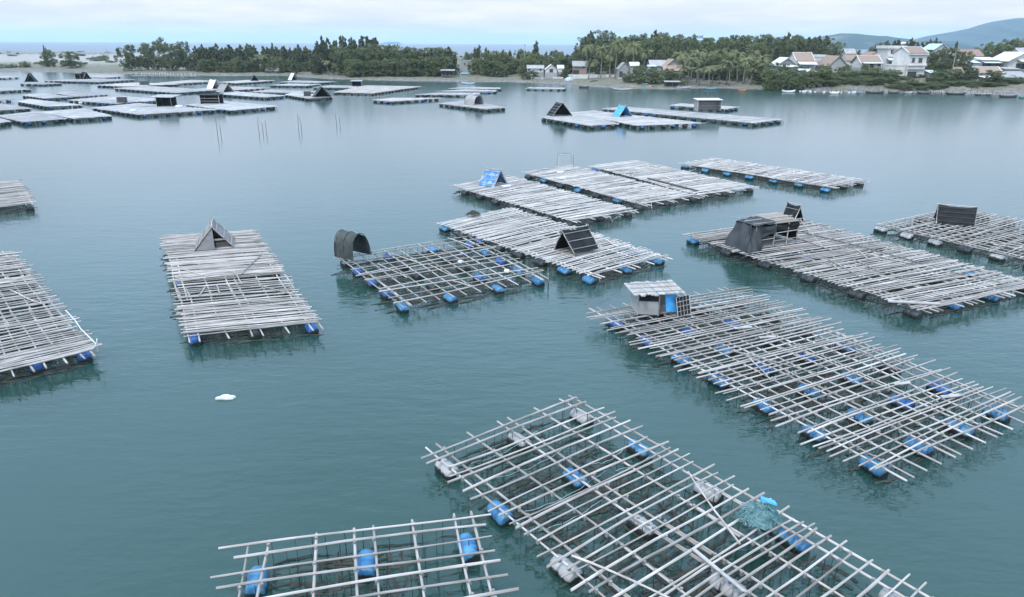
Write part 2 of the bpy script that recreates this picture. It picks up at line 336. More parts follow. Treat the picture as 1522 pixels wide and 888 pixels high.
hill_bare = mat('scrubby_headland', (.030,.055,.048), (.20,.19,.165), scale=.005, rough=.95, detail=7, world=True, thr=(.52,.72))
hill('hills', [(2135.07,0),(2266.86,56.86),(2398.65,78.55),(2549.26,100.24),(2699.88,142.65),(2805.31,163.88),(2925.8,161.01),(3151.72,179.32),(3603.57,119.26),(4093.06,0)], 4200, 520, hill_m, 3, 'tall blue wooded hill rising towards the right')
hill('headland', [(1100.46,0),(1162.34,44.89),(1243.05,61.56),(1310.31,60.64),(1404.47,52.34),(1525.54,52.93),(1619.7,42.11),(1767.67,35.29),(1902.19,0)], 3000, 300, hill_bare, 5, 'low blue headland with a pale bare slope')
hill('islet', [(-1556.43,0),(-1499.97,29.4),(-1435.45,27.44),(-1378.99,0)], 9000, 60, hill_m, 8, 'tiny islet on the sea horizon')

# ------------------------------------------------------------------ trees
def leaf_cloud(name, centers, per, size, m, seed, elong=1.0, droop=0.0):
    """leaf faces scattered through clumps: centers = [(x,y,z,rx,rz)]"""
    r = np.random.RandomState(seed); P = []
    for (x, y, z, rx, rz) in centers:
        d = r.normal(size=(per, 3)); d /= np.linalg.norm(d, axis=1)[:, None]
        rad = .45+.6*r.rand(per, 1)**.6
        P.append(np.array((x, y, z))+d*rad*np.array((rx, rx, rz)))
    P = np.concatenate(P); n = len(P)
    a = r.normal(size=(n, 3)); a[:, 2] = a[:, 2]*(1-droop)-droop; a /= np.linalg.norm(a, axis=1)[:, None]
    b = np.cross(a, r.normal(size=(n, 3))); b /= np.linalg.norm(b, axis=1)[:, None]
    s = size*(.6+.8*r.rand(n, 1)); a = a*s*elong; b = b*s*.5
    V = np.stack((P-a*.5, P+b*.6-a*.1, P+a*.55, P-b*.6+a*.1), axis=1).reshape(-1, 3)
    return np_mesh(name, V, np.arange(4*n).reshape(-1, 4), m)
def trunk_mesh(name, h, r0, lean, limbs, m, seed, straight=False):
    r = random.Random(seed); mb = MB()
    pts = [(lean*t*t+(0 if straight else r.uniform(-.12,.12)), (0 if straight else r.uniform(-.12,.12)), h*t) for t in (0,.2,.4,.6,.8,1)]
    mb.tube(pts, r0, r0*.3, 7)
    for k in range(limbs):
        t = r.uniform(.3, .85); a = r.uniform(0, 6.28); l = h*r.uniform(.25, .45)*(1.1-t*.5)
        p = Vector(pts[int(t*5)]); q = p+Vector((math.cos(a)*l*.5, math.sin(a)*l*.5, l*.35)); e = p+Vector((math.cos(a)*l, math.sin(a)*l, l*.8))
        mb.tube([p, q, e], r0*.4, r0*.12, 5)
    return mb.mesh(name, m, True)
def broad_proto(seed, m, H=10., Rr=5., low=.07):
    r = random.Random(seed); C = []
    lobes = [(r.uniform(-.5,.5)*Rr, r.uniform(-.5,.5)*Rr, H*r.uniform(.52,.76), Rr*r.uniform(.38,.58)) for _ in range(6)]
    lobes += [(math.cos(k*1.05+seed)*Rr*.58, math.sin(k*1.05+seed)*Rr*.58, H*r.uniform(low+.08, .36), Rr*r.uniform(.32,.44)) for k in range(8)]
    for x, y, z, q in lobes:
        for _ in range(12):
            a = r.uniform(0, 6.28); e = math.asin(r.uniform(-.75, 1))
            C.append((x+q*math.cos(a)*math.cos(e), y+q*math.sin(a)*math.cos(e), min(H*.97, max(H*low, z+q*math.sin(e))), r.uniform(.55,1.0), r.uniform(.45,.75)))
    return leaf_cloud('crown', C, 44, .44, m, seed), trunk_mesh('trunk', H*.7, .22, r.uniform(-.4,.4), 6, bark, seed)
def cas_proto(seed, H=12., Rr=2.9):
    r = random.Random(seed); C = []
    tops = [(0, 0, 1.0)]+[(r.uniform(-1.7,1.7), r.uniform(-1.7,1.7), r.uniform(.66,.96)) for _ in range(5)]
    for tx, ty, th in tops:
        for k in range(22):
            t = r.uniform(.08, 1); a = r.uniform(0, 6.28); q = Rr*(1.1-t)**.55*r.uniform(.15, 1.0)*(.85 if th == 1 else .6)
            C.append((tx*min(1, t*1.6)+math.cos(a)*q, ty*min(1, t*1.6)+math.sin(a)*q, H*th*t+r.uniform(-.2,.3), .3+.36*(1-t), .55))
        C += [(tx, ty, H*th*q, .16, .45) for q in (.97, 1.01)]
    return leaf_cloud('crown', C, 34, .62, leaf_cas, seed, 1.25, .1), trunk_mesh('trunk', H*.97, .17, r.uniform(-.3,.3), 7, bark, seed)
def palm_proto(seed, H=9.):
    r = random.Random(seed); lean = r.uniform(-1.2, 1.2); V = []; F = []
    top = Vector((lean, 0, H))
    for k in range(24):
        a = k*2.4+r.uniform(-.2,.2); el = r.uniform(-.45, 1.35); ln = r.uniform(2.7, 3.6)
        u = Vector((math.cos(a), math.sin(a), 0)); side = Vector((-math.sin(a), math.cos(a), 0)); p = top.copy(); ang = el; prev = p.copy(); ns = 11
        for i in range(ns):
            step = (u*math.cos(ang)+Vector((0,0,1))*math.sin(ang))*(ln/ns); q = p+step; ang -= .11+.07*r.random()
            n = len(V); V += [p+side*.05, q+side*.04, q-side*.04, p-side*.05]; F.append((n,n+1,n+2,n+3))
            w = 1.05*math.sin(math.pi*(i+1.6)/(ns+2.4))**.7
            for sgn in (-1, 1):
                for h in (.15, .6):
                    b0 = p+step*h; tip = b0+side*sgn*w*.62+step*1.1-Vector((0,0,w*(.30+.35*r.random())))
                    n = len(V); V += [b0-step*.16, b0+step*.22, tip+step*.04, tip]; F.append((n,n+1,n+2,n+3))
            p = q
    crown = np_mesh('crown', V, F, leaf_palm)
    mb = MB(); mb.tube([(lean*t**1.6, 0, H*t) for t in (0,.15,.3,.45,.6,.75,.9,1)], .20, .12, 8)
    return crown, mb.mesh('trunk', palm_bark, True)
PROTO = {'broad': [broad_proto(11, leaf_broad), broad_proto(12, leaf_broad), broad_proto(13, leaf_broad)],
         'dark': [broad_proto(21, leaf_dark), broad_proto(22, leaf_dark), broad_proto(23, leaf_dark)],
         'mang': [broad_proto(31, leaf_mang, low=.05), broad_proto(32, leaf_mang, low=.05)],
         'cas': [cas_proto(41), cas_proto(42), cas_proto(43), cas_proto(44)],
         'palm': [palm_proto(51), palm_proto(52), palm_proto(53), palm_proto(54)]}
PH = {'broad': (10, 10.5), 'dark': (10, 10.5), 'mang': (10, 10.5), 'cas': (12.2, 6.4), 'palm': (10.6, 6)}
NAMES = {'broad': 'broadleaf_tree', 'dark': 'broadleaf_tree', 'mang': 'mangrove_bush', 'cas': 'casuarina_tree', 'palm': 'coconut_palm'}
CATS = {'broad': 'tree', 'dark': 'tree', 'mang': 'bush', 'cas': 'tree', 'palm': 'palm tree'}
def tree(kind, x, y, ztop, label, group=None, wide=None, hmin=1.2):
    g = ground(x, y)-.15; h = max(hmin, ztop-g); cm, tm = rnd.choice(PROTO[kind]); ph, pw = PH[kind]; s = h/ph
    sw = (wide/pw) if wide else s*rnd.uniform(.9, 1.15)
    if kind == 'palm': sw = max(.75, min(1.1, s*1.1)) if not wide else wide/pw
    t = thing(NAMES[kind], label, CATS[kind], (x, y, g), rnd.uniform(0, 6.28), group)
    for nm, me in (('trunk', tm), ('crown', cm)):
        o = link(nm, me, t); o.scale = (sw, sw, s)
        if kind == 'palm' and nm == 'crown': pass
    return t
def belt(kinds, a0, a1, n, vt, Y, label, group, wide=None):
    """n trees between two bearings (x/y), tops between two heights, depths between Y"""
    for i in range(n):
        a = a0+(a1-a0)*(i+.5+rnd.uniform(-.4,.4))/n; y = rnd.uniform(*Y); k = rnd.choice(kinds)
        tree(k, a*y, y, rnd.uniform(*vt), label.get(k) if isinstance(label, dict) else label, group if not isinstance(group, dict) else group.get(k), wide)
# single trees and bushes: kind, x, depth, top height, label, group, crown width
for k, x, y, zt, lab, wd in (
    ('mang', -259.61,382,2.97, 'low green scrub bush at the left edge of the spit', 9),
    ('mang', -252.31,384,4.27, 'taller green scrub bush left of the lone trees on the spit', 6),
    ('dark', -242.19,388,9.53, 'lone dark tree on the spit with a thin top, left of its round neighbour', 8.5),
    ('cas', -244.69,390,11.81, 'thin feathery tree poking up behind the lone dark tree', 3.4),
    ('dark', -224.51,378,9.06, 'lone round dark tree standing right on the sandy spit', 11.5),
    ('dark', -180.95,352,12.52, 'leftmost tree of the big dark clump on the spit', 11),
    ('dark', -175.12,356,13.74, 'broad dark tree in the big clump, second from the left', 11),
    ('dark', -167.81,354,15.56, 'tallest tree of the big dark clump, with a ragged top', 10),
    ('dark', -160.34,350,13.21, 'dark tree right of the tallest one in the big clump', 9.5),
    ('dark', -156.32,354,14.13, 'second tallest tree at the right of the big dark clump', 8.5),
    ('dark', -150.32,350,8.81, 'low rounded tree ending the big dark clump on its right', 8),
    ('cas', -112.62,350,13.45, 'casuarina with a bushy head standing above the palms at mid left', 5),
    ('broad', -107.58,340,7.7, 'small round tree just right of the thatched shore hut', 7),
    ('cas', -97.13,330,9.33, 'dark casuarina on the bank above the white tent raft', 6),
    ('cas', -85.49,322,9.49, 'dense dark casuarina on the bank left of the tall grove', 7.5),
    ('broad', -65.58,306,5.34, 'grey green bush leaning over the mud bank in front of the dark grove', 8),
    ('cas', -26.87,312,12.29, 'dark conical casuarina at the right end of the dark grove', 9),
    ('cas', -30.75,314,10.93, 'shorter dark casuarina left of the conical one', 7),
    ('cas', -15.77,345,13.05, 'spiky casuarina rising alone above the trees behind the ruin', 4.5),
    ('cas', 10.65,350,14.94, 'spiky casuarina rising above the round trees left of the palms', 5),
    ('dark', -9.62,306,7.98, 'dark bush on the grassy bank right of the stilt hut', 9),
    ('dark', -4.9,304,5.96, 'low dark bush right of the stilt hut, beside another dark bush', 7),
    ('dark', 6.66,291,4.11, 'small dark bush on the bank left of the white shore houses', 8),
    ('dark', 20.29,290,4.71, 'small bush between the white houses and the brick shack', 4.5),
    ('mang', 42.91,262,7.31, 'rounded bush at the shore beside the grey gabled house', 9),
    ('mang', 46.77,258,6.32, 'low bush in front of the white awning left of the tan house', 8),
    ('mang', 51.47,257,6.38, 'green bush hiding the foot of the tan roofed house', 8),
    ('mang', 56.96,256,4.89, 'low bush at the right foot of the tan roofed house', 7),
    ('dark', 88.8,256,8.35, 'tall dark tree left of the first village houses', 9),
    ('dark', 86.31,258,5.85, 'dark tree between the palm grove and the village', 7),
    ('dark', 142.63,330,14.98, 'bushy tree behind the grey gable house', 9),
    ('dark', 151.66,330,12.24, 'small lone bush against the bay behind the tan roofs', 5),
    ('dark', 157.37,325,14.78, 'tree with layered branches left of the flat roofed white house', 10),
    ('mang', 129.7,240,3.97, 'small bush at the foot of the tall white house', 4.5),
    ('dark', 150.11,266,12.94, 'large dark tree right of the tall white house', 9),
    ('dark', 156.18,268,13.41, 'large dark tree under the pale blue roof, middle of three', 9),
    ('dark', 160.32,266,12.09, 'large dark tree left of the white terrace awnings', 8),
    ('dark', 144.72,262,8.71, 'lower dark tree touching the tall white house', 5),
    ('mang', 138.78,242,6.64, 'shore bush right of the tall white house, left of a pair', 7.5),
    ('mang', 143,243,7.05, 'shore bush right of the tall white house, right of a pair', 7.5),
    ('dark', 149.01,243,7.71, 'dark upright bush left of the tan roofed shore house', 6),
    ('dark', 153.49,237,6.88, 'dark round tree in front of the tan roofed shore house', 8),
    ('broad', 199.92,312,16.04, 'round tree behind the white terrace awnings', 12),
    ('broad', 209.31,318,16.64, 'round tree behind the large white gable', 10),
    ('broad', 212.94,316,17.17, 'tallest round tree at the right edge of the picture', 10),
    ('cas', 194.72,330,15.79, 'thin tree against the bay at the far right', 3)):
    tree(k, x, y, zt, lab, None, wd)
# belts and groves
belt(['cas'], -0.4257, -0.2539, 24, (10.35, 12.48), (344,362), 'casuarina in the front row of the long belt left of the tall grove', 'casuarina belt at mid left', 7)
belt(['cas'], -0.4309, -0.2501, 18, (10.83, 13.05), (368,385), 'casuarina in the back row of the long belt left of the tall grove', 'back row of the casuarina belt', 7)
belt(['palm'], -0.3534, -0.3055, 6, (7.35, 9.68), (338,346), 'coconut palm among the casuarinas near the thatched hut', 'palms in the casuarina belt')
belt(['palm'], -0.2523, -0.2270, 3, (5.24, 7.42), (314,320), 'short palm on the bank below the tall grove', 'short palms below the tall grove')
belt(['cas'], -0.2576, -0.1780, 11, (14.49, 16.75), (328,344), 'tall casuarina of the grove that rises above the round trees', 'tall casuarina grove', 7.5)
belt(['dark'], -0.2333, -0.0858, 11, (11.62, 13.5), (312,322), 'large round dark tree in the solid grove along the mud bank', 'solid dark grove along the bank', 12)
belt(['dark'], -0.2244, -0.0931, 9, (6.76, 8.85), (304,309), 'low dark tree along the foot of the solid grove', 'undergrowth of the dark grove', 9)
belt(['broad','cas'], -0.0658, 0.0969, 20, (9.39, 11.87), (350,385), {'broad': 'round tree in the far wood left of the palms', 'cas': 'narrow tree in the far wood left of the palms'}, {'broad': 'far wood left of the palms', 'cas': 'narrow trees of the far wood'})
belt(['broad'], -0.0523, 0.0952, 12, (8.38, 11.08), (308,326), 'round green tree standing behind the white shore houses', 'round trees behind the white shore houses', 10)
belt(['dark','cas','broad'], 0.0932, 0.4176, 40, (16.58, 20), (352,400), {'dark': 'dark tree on the crest of the wooded rise', 'broad': 'lighter green tree on the crest of the wooded rise', 'cas': 'spiky casuarina on the crest of the wooded rise'}, {'dark': 'dark crest trees', 'broad': 'light crest trees', 'cas': 'spiky crest trees'})
belt(['dark','broad','cas'], 0.0897, 0.3367, 30, (10.77, 16.25), (300,345), {'dark': 'dark tree on the slope of the wooded rise', 'broad': 'lighter green tree on the slope of the wooded rise', 'cas': 'casuarina on the slope of the wooded rise'}, {'dark': 'dark slope trees', 'broad': 'light slope trees', 'cas': 'slope casuarinas'})
for x, y, zt, lab in ((28.16,286,14.62, 'tall coconut palm left of the row by the white wall'), (33.6,284,13.69, 'coconut palm second from the left by the white wall'), (36.87,283,12.03, 'shorter coconut palm between two tall ones by the white wall'),
                  (38.79,282,16.09, 'tallest coconut palm left of the grey gabled house'), (46.62,288,15.2, 'broad headed coconut palm behind the grey gabled house'), (45.38,296,13.48, 'palm partly hidden behind the grey gabled house'),
                  (28.37,278,8.72, 'young short palm in front of the brick shack'), (50.76,290,12.54, 'palm at the right of the grey gabled house')):
    tree('palm', x, y, zt, lab, None, 6.5)
belt(['palm'], 0.2260, 0.3330, 13, (7, 10.14), (254,266), 'low coconut palm in the front of the palm grove by the beach', 'front palms of the beach grove', 6.5)
belt(['palm'], 0.2259, 0.3347, 13, (9.95, 14.14), (268,284), 'tall coconut palm in the back of the palm grove by the beach', 'back palms of the beach grove', 6.5)
belt(['dark'], 0.2285, 0.3372, 9, (8.85, 10.78), (270,290), 'dark tree filling the palm grove by the beach', 'dark trees inside the palm grove', 8)
belt(['cas'], 0.3305, 0.4156, 16, (13.25, 16.96), (296,330), 'casuarina in the row behind the left village roofs', 'casuarinas behind the village', 5)
belt(['cas'], 0.4966, 0.5635, 9, (15.18, 17.21), (338,352), 'casuarina in the row behind the two white houses', 'casuarinas behind the white houses', 6)
belt(['broad'], 0.5671, 0.6484, 8, (11.21, 12.98), (330,350), 'low tree at the bay side behind the village', 'low trees on the bay side', 9)
belt(['mang'], 0.3424, 0.5077, 13, (5.57, 7.46), (243,247), 'mangrove bush in the dense front of the village shore', 'mangroves along the village shore', 8.5)
belt(['mang'], 0.3443, 0.5105, 13, (3.38, 4.84), (239,242), 'low mangrove bush at the waterline of the village shore', 'low mangroves at the waterline', 6)
# dry scrub on the spit
for i in range(26):
    u = rnd.uniform(-0.7419, -0.5255); y = rnd.uniform(420, 820); g = ground(u*y, y)
    tree('mang', u*y, y, g+rnd.uniform(1,2.2), 'low dry scrub on the bare far side of the spit', 'scrub on the spit', rnd.uniform(3,9))
belt(['mang'], 0.5115, 0.6879, 16, (1.53, 2.35), (236,239), 'low green shrub on the bank among the village boats', 'shrubs on the village bank', 4.5)
belt(['dark','broad'], -0.4294, -0.2558, 12, (5.62, 7.95), (338,344), {'dark': 'low dark tree in front of the casuarina belt', 'broad': 'low light tree in front of the casuarina belt'}, {'dark': 'low dark trees of the belt', 'broad': 'low light trees of the belt'}, 8)
belt(['mang'], 0.5116, 0.6916, 26, (1.22, 3.27), (233,238), 'small dark green shrub overhanging the water of the village shore', 'shrubs overhanging the village water', 5)
belt(['dark','mang'], 0.5147, 0.6908, 12, (2.88, 5.5), (244,256), {'dark': 'dark garden tree between the right village houses', 'mang': 'green garden bush between the right village houses'}, {'dark': 'garden trees', 'mang': 'garden bushes'}, 5)
belt(['dark','mang'], 0.3604, 0.5146, 9, (6.48, 8.24), (250,258), {'dark': 'dark garden tree between the left village houses', 'mang': 'green garden bush between the left village houses'}, {'dark': 'left garden trees', 'mang': 'left garden bushes'}, 4.5)
# ------------------------------------------------------------------ houses
def pane(root, wx, wz, ww, wh, y, fm, group=None):
    """window: frame with a glass pane as its sub-part, on the wall plane y (faces -y)"""
    f = MB(); t = .09
    f.box((wx, y-.03, wz+wh/2-t/2), (ww, .12, t)); f.box((wx, y-.05, wz-wh/2+t/2), (ww+.12, .18, t))
    f.box((wx-ww/2+t/2, y-.03, wz), (t, .12, wh-2*t-.004)); f.box((wx+ww/2-t/2, y-.03, wz), (t, .12, wh-2*t-.004)); f.box((wx, y-.03, wz), (.06, .10, wh-2*t-.006))
    o = f.build('window', fm, root)
    MB().box((wx, y-.012, wz), (ww-2*t, .03, wh-2*t)).build('pane', glass, o)
def house(name, label, x, y, w, zb, ze, zr, d=6., yaw=0., roof='side', wall=None, rm=None, over=.5, windows=(), door=None, awning=None, parapet=False, verge=None, open_front=False, cat='house', extra=None, beyond=None):
    """front wall faces -y (the water); roof 'side' = ridge along the front, 'front' = gable to the water, 'flat', 'shed'"""
    g = min(ground(x+sx*w/2, y+sy) for sx in (-1,1) for sy in (0, d))-.6
    wall = wall or white_wall; rm = rm or tile_roof
    r = thing(name, label, cat, (x, y, zb), yaw, 'village houses' if cat == 'house' else None); h = ze-zb; rise = zr-ze; hw = w/2
    wb = MB()
    if open_front:
        wb.box((0, d-.1, h/2), (w, .2, h)).box((-hw+.1, d/2-.1, h/2), (.2, d-.204, h)).box((hw-.1, d/2-.1, h/2), (.2, d-.204, h))
        p = MB(); n = max(2, int(w/2.4))
        for i in range(n+1):
            po = MB().box((-hw+.12+(w-.24)*i/n, .10, h/2), (.16, .16, h)); po.build('post', wood_post, r)
    else: wb.box((0, d/2, h/2), (w, d, h))
    if roof == 'front': wb.slab([(-hw, .002, h), (hw, .002, h), (0, .002, h+rise-.08)], -.2); wb.slab([(-hw, d-.2, h), (hw, d-.2, h), (0, d-.2, h+rise-.08)], -.198)
    if roof == 'side':
        for sx in (-1, 1): wb.slab([(sx*(hw-.2 if sx > 0 else hw), .003, h), (sx*(hw-.2 if sx > 0 else hw), d-.003, h), (sx*(hw-.2 if sx > 0 else hw), d/2, h+rise-.08)], .2)
    wb.build('wall', wall, r)
    if zb-g > .05: MB().box((0, d/2, (g-zb)/2-.002), (w+.2, d+.2, zb-g-.004)).build('foundation', concrete, r)
    o_ = over; t = .12
    if roof == 'side':
        sl = rise/(d/2); e = o_*sl
        for s in (0, 1):
            y0, y1 = (-o_, d/2) if s == 0 else (d+o_, d/2)
            q = [(-hw-o_, y0, h-e), (hw+o_, y0, h-e), (hw+o_, y1, h+rise), (-hw-o_, y1, h+rise)]
            if s: q = q[::-1]
            MB().slab(q, t).build('roof', rm, r)
        if verge:
            for sx in (-1, 1): MB().tube([(sx*(hw+o_), -o_, h-e+t), (sx*(hw+o_), d/2, h+rise+t), (sx*(hw+o_), d+o_, h-e+t)], .17, sides=4).build('verge', verge, r)
        MB().tube([(-hw-o_, d/2, h+rise+t), (hw+o_, d/2, h+rise+t)], .13, sides=6).build('ridge_cap', verge or rm, r)
    elif roof == 'front':
        sl = rise/hw; e = o_*sl
        MB().slab([(-hw-o_, -o_, h-e), (0, -o_, h+rise), (0, d+o_, h+rise), (-hw-o_, d+o_, h-e)][::-1], t).build('roof', rm, r)
        MB().slab([(0, -o_, h+rise), (hw+o_, -o_, h-e), (hw+o_, d+o_, h-e), (0, d+o_, h+rise)][::-1], t).build('roof', rm, r)
        if verge: MB().tube([(-hw-o_, -o_, h-e+t), (0, -o_, h+rise+t), (hw+o_, -o_, h-e+t)], .14, sides=4).build('verge', verge, r)
    elif roof == 'shed':
        MB().slab([(-hw-o_, -o_, h), (hw+o_, -o_, h), (hw+o_, d+o_, h+rise), (-hw-o_, d+o_, h+rise)], t).build('roof', rm, r)
    elif roof == 'flat':
        MB().box((0, d/2, h+.1), (w+2*o_, d+2*o_, .2)).build('roof', rm, r)
        if rise > .3:
            pp = MB(); z = h+.2+(rise-.2)/2; hh = rise-.2
            pp.box((0, .1-o_, z), (w+2*o_, .2, hh)).box((0, d-.1+o_, z), (w+2*o_, .2, hh)).box((-hw+.1-o_, d/2, z), (.2, d+2*o_-.404, hh)).box((hw-.1+o_, d/2, z), (.2, d+2*o_-.404, hh))
            pp.build('parapet', wall, r)
    for (wx, wz, ww, wh) in windows: pane(r, wx, wz, ww, wh, 0, white_wall if wall is not white_wall else wood_post)
    if door:
        for (dx, dw, dh) in door:
            f = MB().box((dx-dw/2-.06, -.03, dh/2), (.12, .14, dh)).box((dx+dw/2+.06, -.03, dh/2), (.12, .14, dh)).box((dx, -.03, dh+.06), (dw+.24, .14, .12)); fo = f.build('door', wood_post, r)
            MB().box((dx, -.008, dh/2), (dw, .03, dh)).build('door_infill', dark_in, fo)  # dark fill on the wall, the opening's shade put into its colour
    if awning:
        for (ax0, ax1, az, ad, ar, am) in awning:
            MB().slab([(ax0, -ad, az-ar), (ax1, -ad, az-ar), (ax1, -.004, az), (ax0, -.004, az)], .07).build('awning', am, r)
            n = max(1, int((ax1-ax0)/3))
            for i in range(n+1):
                px = ax0+.1+(ax1-ax0-.2)*i/n; zg = g-zb
                MB().box((px, -ad+.12, (az-ar+min(0, zg))/2-.02), (.10, .10, az-ar-min(0, zg))).build('post', wood_post, r)
    return r
W = white_roof
house('village_house', 'low house with white metal gable and white awning, leftmost in the village', 96.29,262,6.18,4.41,7.79,9.92, d=7, roof='front', wall=grey_wall, rm=W, over=.9, door=[(0,3.4,1.8)], awning=[(-3.2,3.2,3.0,2.6,.7,W)])
house('village_house', 'house with big tan roof and white parapet above a white awning', 105.92,270,6.61,4.62,8.56,11.32, d=9, roof='side', wall=cream_wall, rm=tile_roof, over=.15, verge=white_wall, door=[(-1,3.6,2.0)], awning=[(-3.1,3.4,3.7,3.2,.9,W)])
house('small_house', 'small white house with flat roof behind the tan parapet house', 113.38,276,4,7.76,9.88,10.7, d=5, roof='flat', wall=white_wall, rm=W, over=.2)
house('shed', 'grey shed with a white sloping roof among the mangroves', 99.93,251,4.78,2.45,5.5,6.26, d=4, roof='shed', wall=grey_wall, rm=W, over=.4, cat='shed')
house('village_house', 'house with a plain grey gable end and tan roof', 114.35,262,6.65,6.31,7.43,10.57, d=11, roof='front', wall=grey_wall, rm=tile_roof, over=.5)
house('village_house', 'low tan roofed wing left of the white leaning panel', 124.08,272,4.93,6.98,8.84,10.69, d=7, roof='side', wall=cream_wall, rm=tile_roof, over=.3)
house('village_house', 'low house with long tan roof, white edge and dark porch', 126.11,262,6.89,6.59,8.17,10.51, d=8, roof='side', wall=cream_wall, rm=tile_roof, over=.5, verge=white_wall, windows=[(-2.4,.9,1.2,.9),(2.6,.9,1.2,.9)], door=[(.2,1.2,1.3)], awning=[(-3.3,3.3,1.75,1.6,.3,W)])
house('small_house', 'small house with a dull red gable behind the tan porch house', 137.59,284,4.37,8.65,10.35,11.79, d=8, roof='front', wall=cream_wall, rm=red_roof, over=.3)
house('pavilion', 'small grey pavilion on posts against the bay', 133.42,296,3.48,9.39,11.15,12.65, d=4, roof='side', wall=grey_wall, rm=grey_roof, over=.5, open_front=True, cat='pavilion')
t5 = house('village_house', 'white two storey house with flat roof and parapet', 136.98,268,5.59,6.23,12.97,13.99, d=8, roof='flat', wall=white_wall, rm=white_wall, over=.55, windows=[(-1.3,5.6,1.1,1.2),(1.4,5.6,1.1,1.2)], door=[(-.2,3.4,2.0)], awning=[(-3.1,3.1,3.7,2.4,.9,W)])
MB().box((0, -.35, 4.25), (5.6, .7, .55)).build('balcony', white_wall, t5)
wt = thing('water_tank', 'small white water tank on the flat roof', 'water tank', (141.59, 273, 14.35), 0)
MB().tube([(-.75,0,.45),(.75,0,.45)], .42, sides=12).build('tank', foam, wt); MB().box((-.5,0,-.1),(.12,.7,.36)).build('leg', wood_post, wt); MB().box((.5,0,-.1),(.12,.7,.36)).build('leg', wood_post, wt)
# tall white house: two full floors, sloped tan front roof, side wall with ledges, garage and low annex
h6 = house('village_house', 'tall narrow white house with tan front roof and two dark windows', 135.49,250,6.35,3.77,11.7,13.5, d=9, yaw=.10, roof='side', wall=white_wall, rm=tile_roof, over=.25, verge=white_wall, windows=[(-1.5,5.6,1.0,1.5),(1.0,5.6,1.3,1.5)], door=[(-1.2,3.0,1.9)])
MB().box((0,-.35,7.55),(6.9,.7,.35)).build('cornice', white_wall, h6); MB().box((0,-.25,4.0),(6.3,.5,.22)).build('ledge', white_wall, h6); MB().box((0,-.3,2.75),(6.3,.6,.2)).build('ledge', grey_wall, h6)
for zz_ in (4.2, 7.3): MB().box((3.35,1.2,zz_),(.7,2.2,.9)).build('balcony', white_wall, h6)
house('annex', 'low white annex wall left of the tall white house', 130.39,250,3.4,3.53,7.41,8.05, d=6, yaw=.1, roof='flat', wall=white_wall, rm=concrete, over=.05, windows=[(-.6,1.9,.8,.35)], cat='annex')
house('village_house', 'long low house with a dull red roof behind the large dark trees', 173.49,284,9.78,8.83,10.52,12.69, d=8, roof='side', wall=cream_wall, rm=red_roof, over=.4)
house('shed', 'shed with a pale blue sheet roof above the large dark trees', 171.33,300,5.7,10.01,12.81,14.83, d=9, roof='front', wall=grey_wall, rm=light_blue, over=.4, cat='shed')
house('terrace', 'open terrace with two tiers of white awnings on posts', 171.61,268,5.83,7.09,9.16,10.07, d=6, roof='shed', wall=grey_wall, rm=W, over=.3, open_front=True, cat='terrace', awning=[(-3.2,3.2,1.6,2.2,.4,W)])
house('small_house', 'tiny house with a bright white sheet roof beside the terrace', 165.4,266,2.17,6.44,8.26,9.06, d=4, roof='shed', wall=grey_wall, rm=W, over=.3)
house('village_house', 'large house with white gable, white columns and dark porch at the right edge', 180.33,264,9.58,6.35,9.51,12.09, d=10, roof='front', wall=white_wall, rm=W, over=1.0, door=[(1.0,6.0,1.8)], awning=[(-2.0,4.6,3.2,2.6,.7,W)])
house('village_house', 'house with weathered dark grey roof at the far right edge', 201.86,292,7.41,8.8,10.79,13.26, d=8, roof='side', wall=grey_wall, rm=grey_roof, over=.3)
house('village_house', 'shore house with tan roof between white edges and a white awning', 157.09,244,7.97,1.59,5.62,7.4, d=7, roof='side', wall=grey_wall, rm=tile_roof, over=.3, verge=white_wall, windows=[(2.4,1.6,1.3,1.0)], door=[(-1.6,1.8,2.0)], awning=[(-3.9,.2,3.1,1.9,.6,W)])
house('shed', 'low dark walled shed with tan and white roof at the right edge', 164.36,240,10.02,1.63,3.93,6.01, d=8, roof='shed', wall=dark_in, rm=grey_roof, over=.3, cat='shed', awning=[(-4.6,4.6,2.6,1.4,.3,W)])
house('shed', 'low shed with a rusty board front below the large white gable', 169.37,252,4.8,5.38,6.57,7.11, d=4, roof='shed', wall=brick_wall, rm=grey_roof, over=.3, cat='shed')
house('small_house', 'small house with steep brown roof between two shore bushes', 149.5,248,2.7,3.06,5.21,7.14, d=5, roof='side', wall=cream_wall, rm=tile_roof, over=.2, awning=[(-1.4,1.6,1.9,1.4,.7,W)])
house('shed', 'small white roofed shed just right of the tall white house', 140.84,248,2.48,3.02,5.38,6.13, d=4, roof='shed', wall=concrete, rm=W, over=.3, cat='shed')
h17 = house('village_house', 'house with grey gable and broad tan porch roof beside the palm grove', 57.34,266,5.55,3.6,6.81,9.09, d=9, roof='front', wall=grey_wall, rm=tile_roof, over=.6)
MB().slab([(-4.2,-3.6,1.5),(3.0,-3.6,1.5),(3.0,-.01,3.4),(-4.2,-.01,3.4)], .12).build('porch_roof', tile_roof, h17)
MB().box((-.4,-3.0,.9),(6.0,.15,.5)).build('railing', white_wall, h17)
for px_ in (-4,-1.6,.8,2.8): MB().box((px_,-3.4,.1),(.14,.14,2.6)).build('post', white_wall, h17)
house('village_house', 'long low house with weathered patchy roof left of the grey gable', 53.19,272,5.67,5.22,6.63,8.37, d=7, roof='side', wall=grey_wall, rm=grey_roof, over=.4, awning=[(-4.4,-1.2,1.6,2.4,.4,W)])
house('village_house', 'white gabled house among the round trees on the left shore', 15,292,4.5,3.36,4.62,6.38, d=6, roof='front', wall=white_wall, rm=W, over=.3, door=[(0,1.2,1.2)])
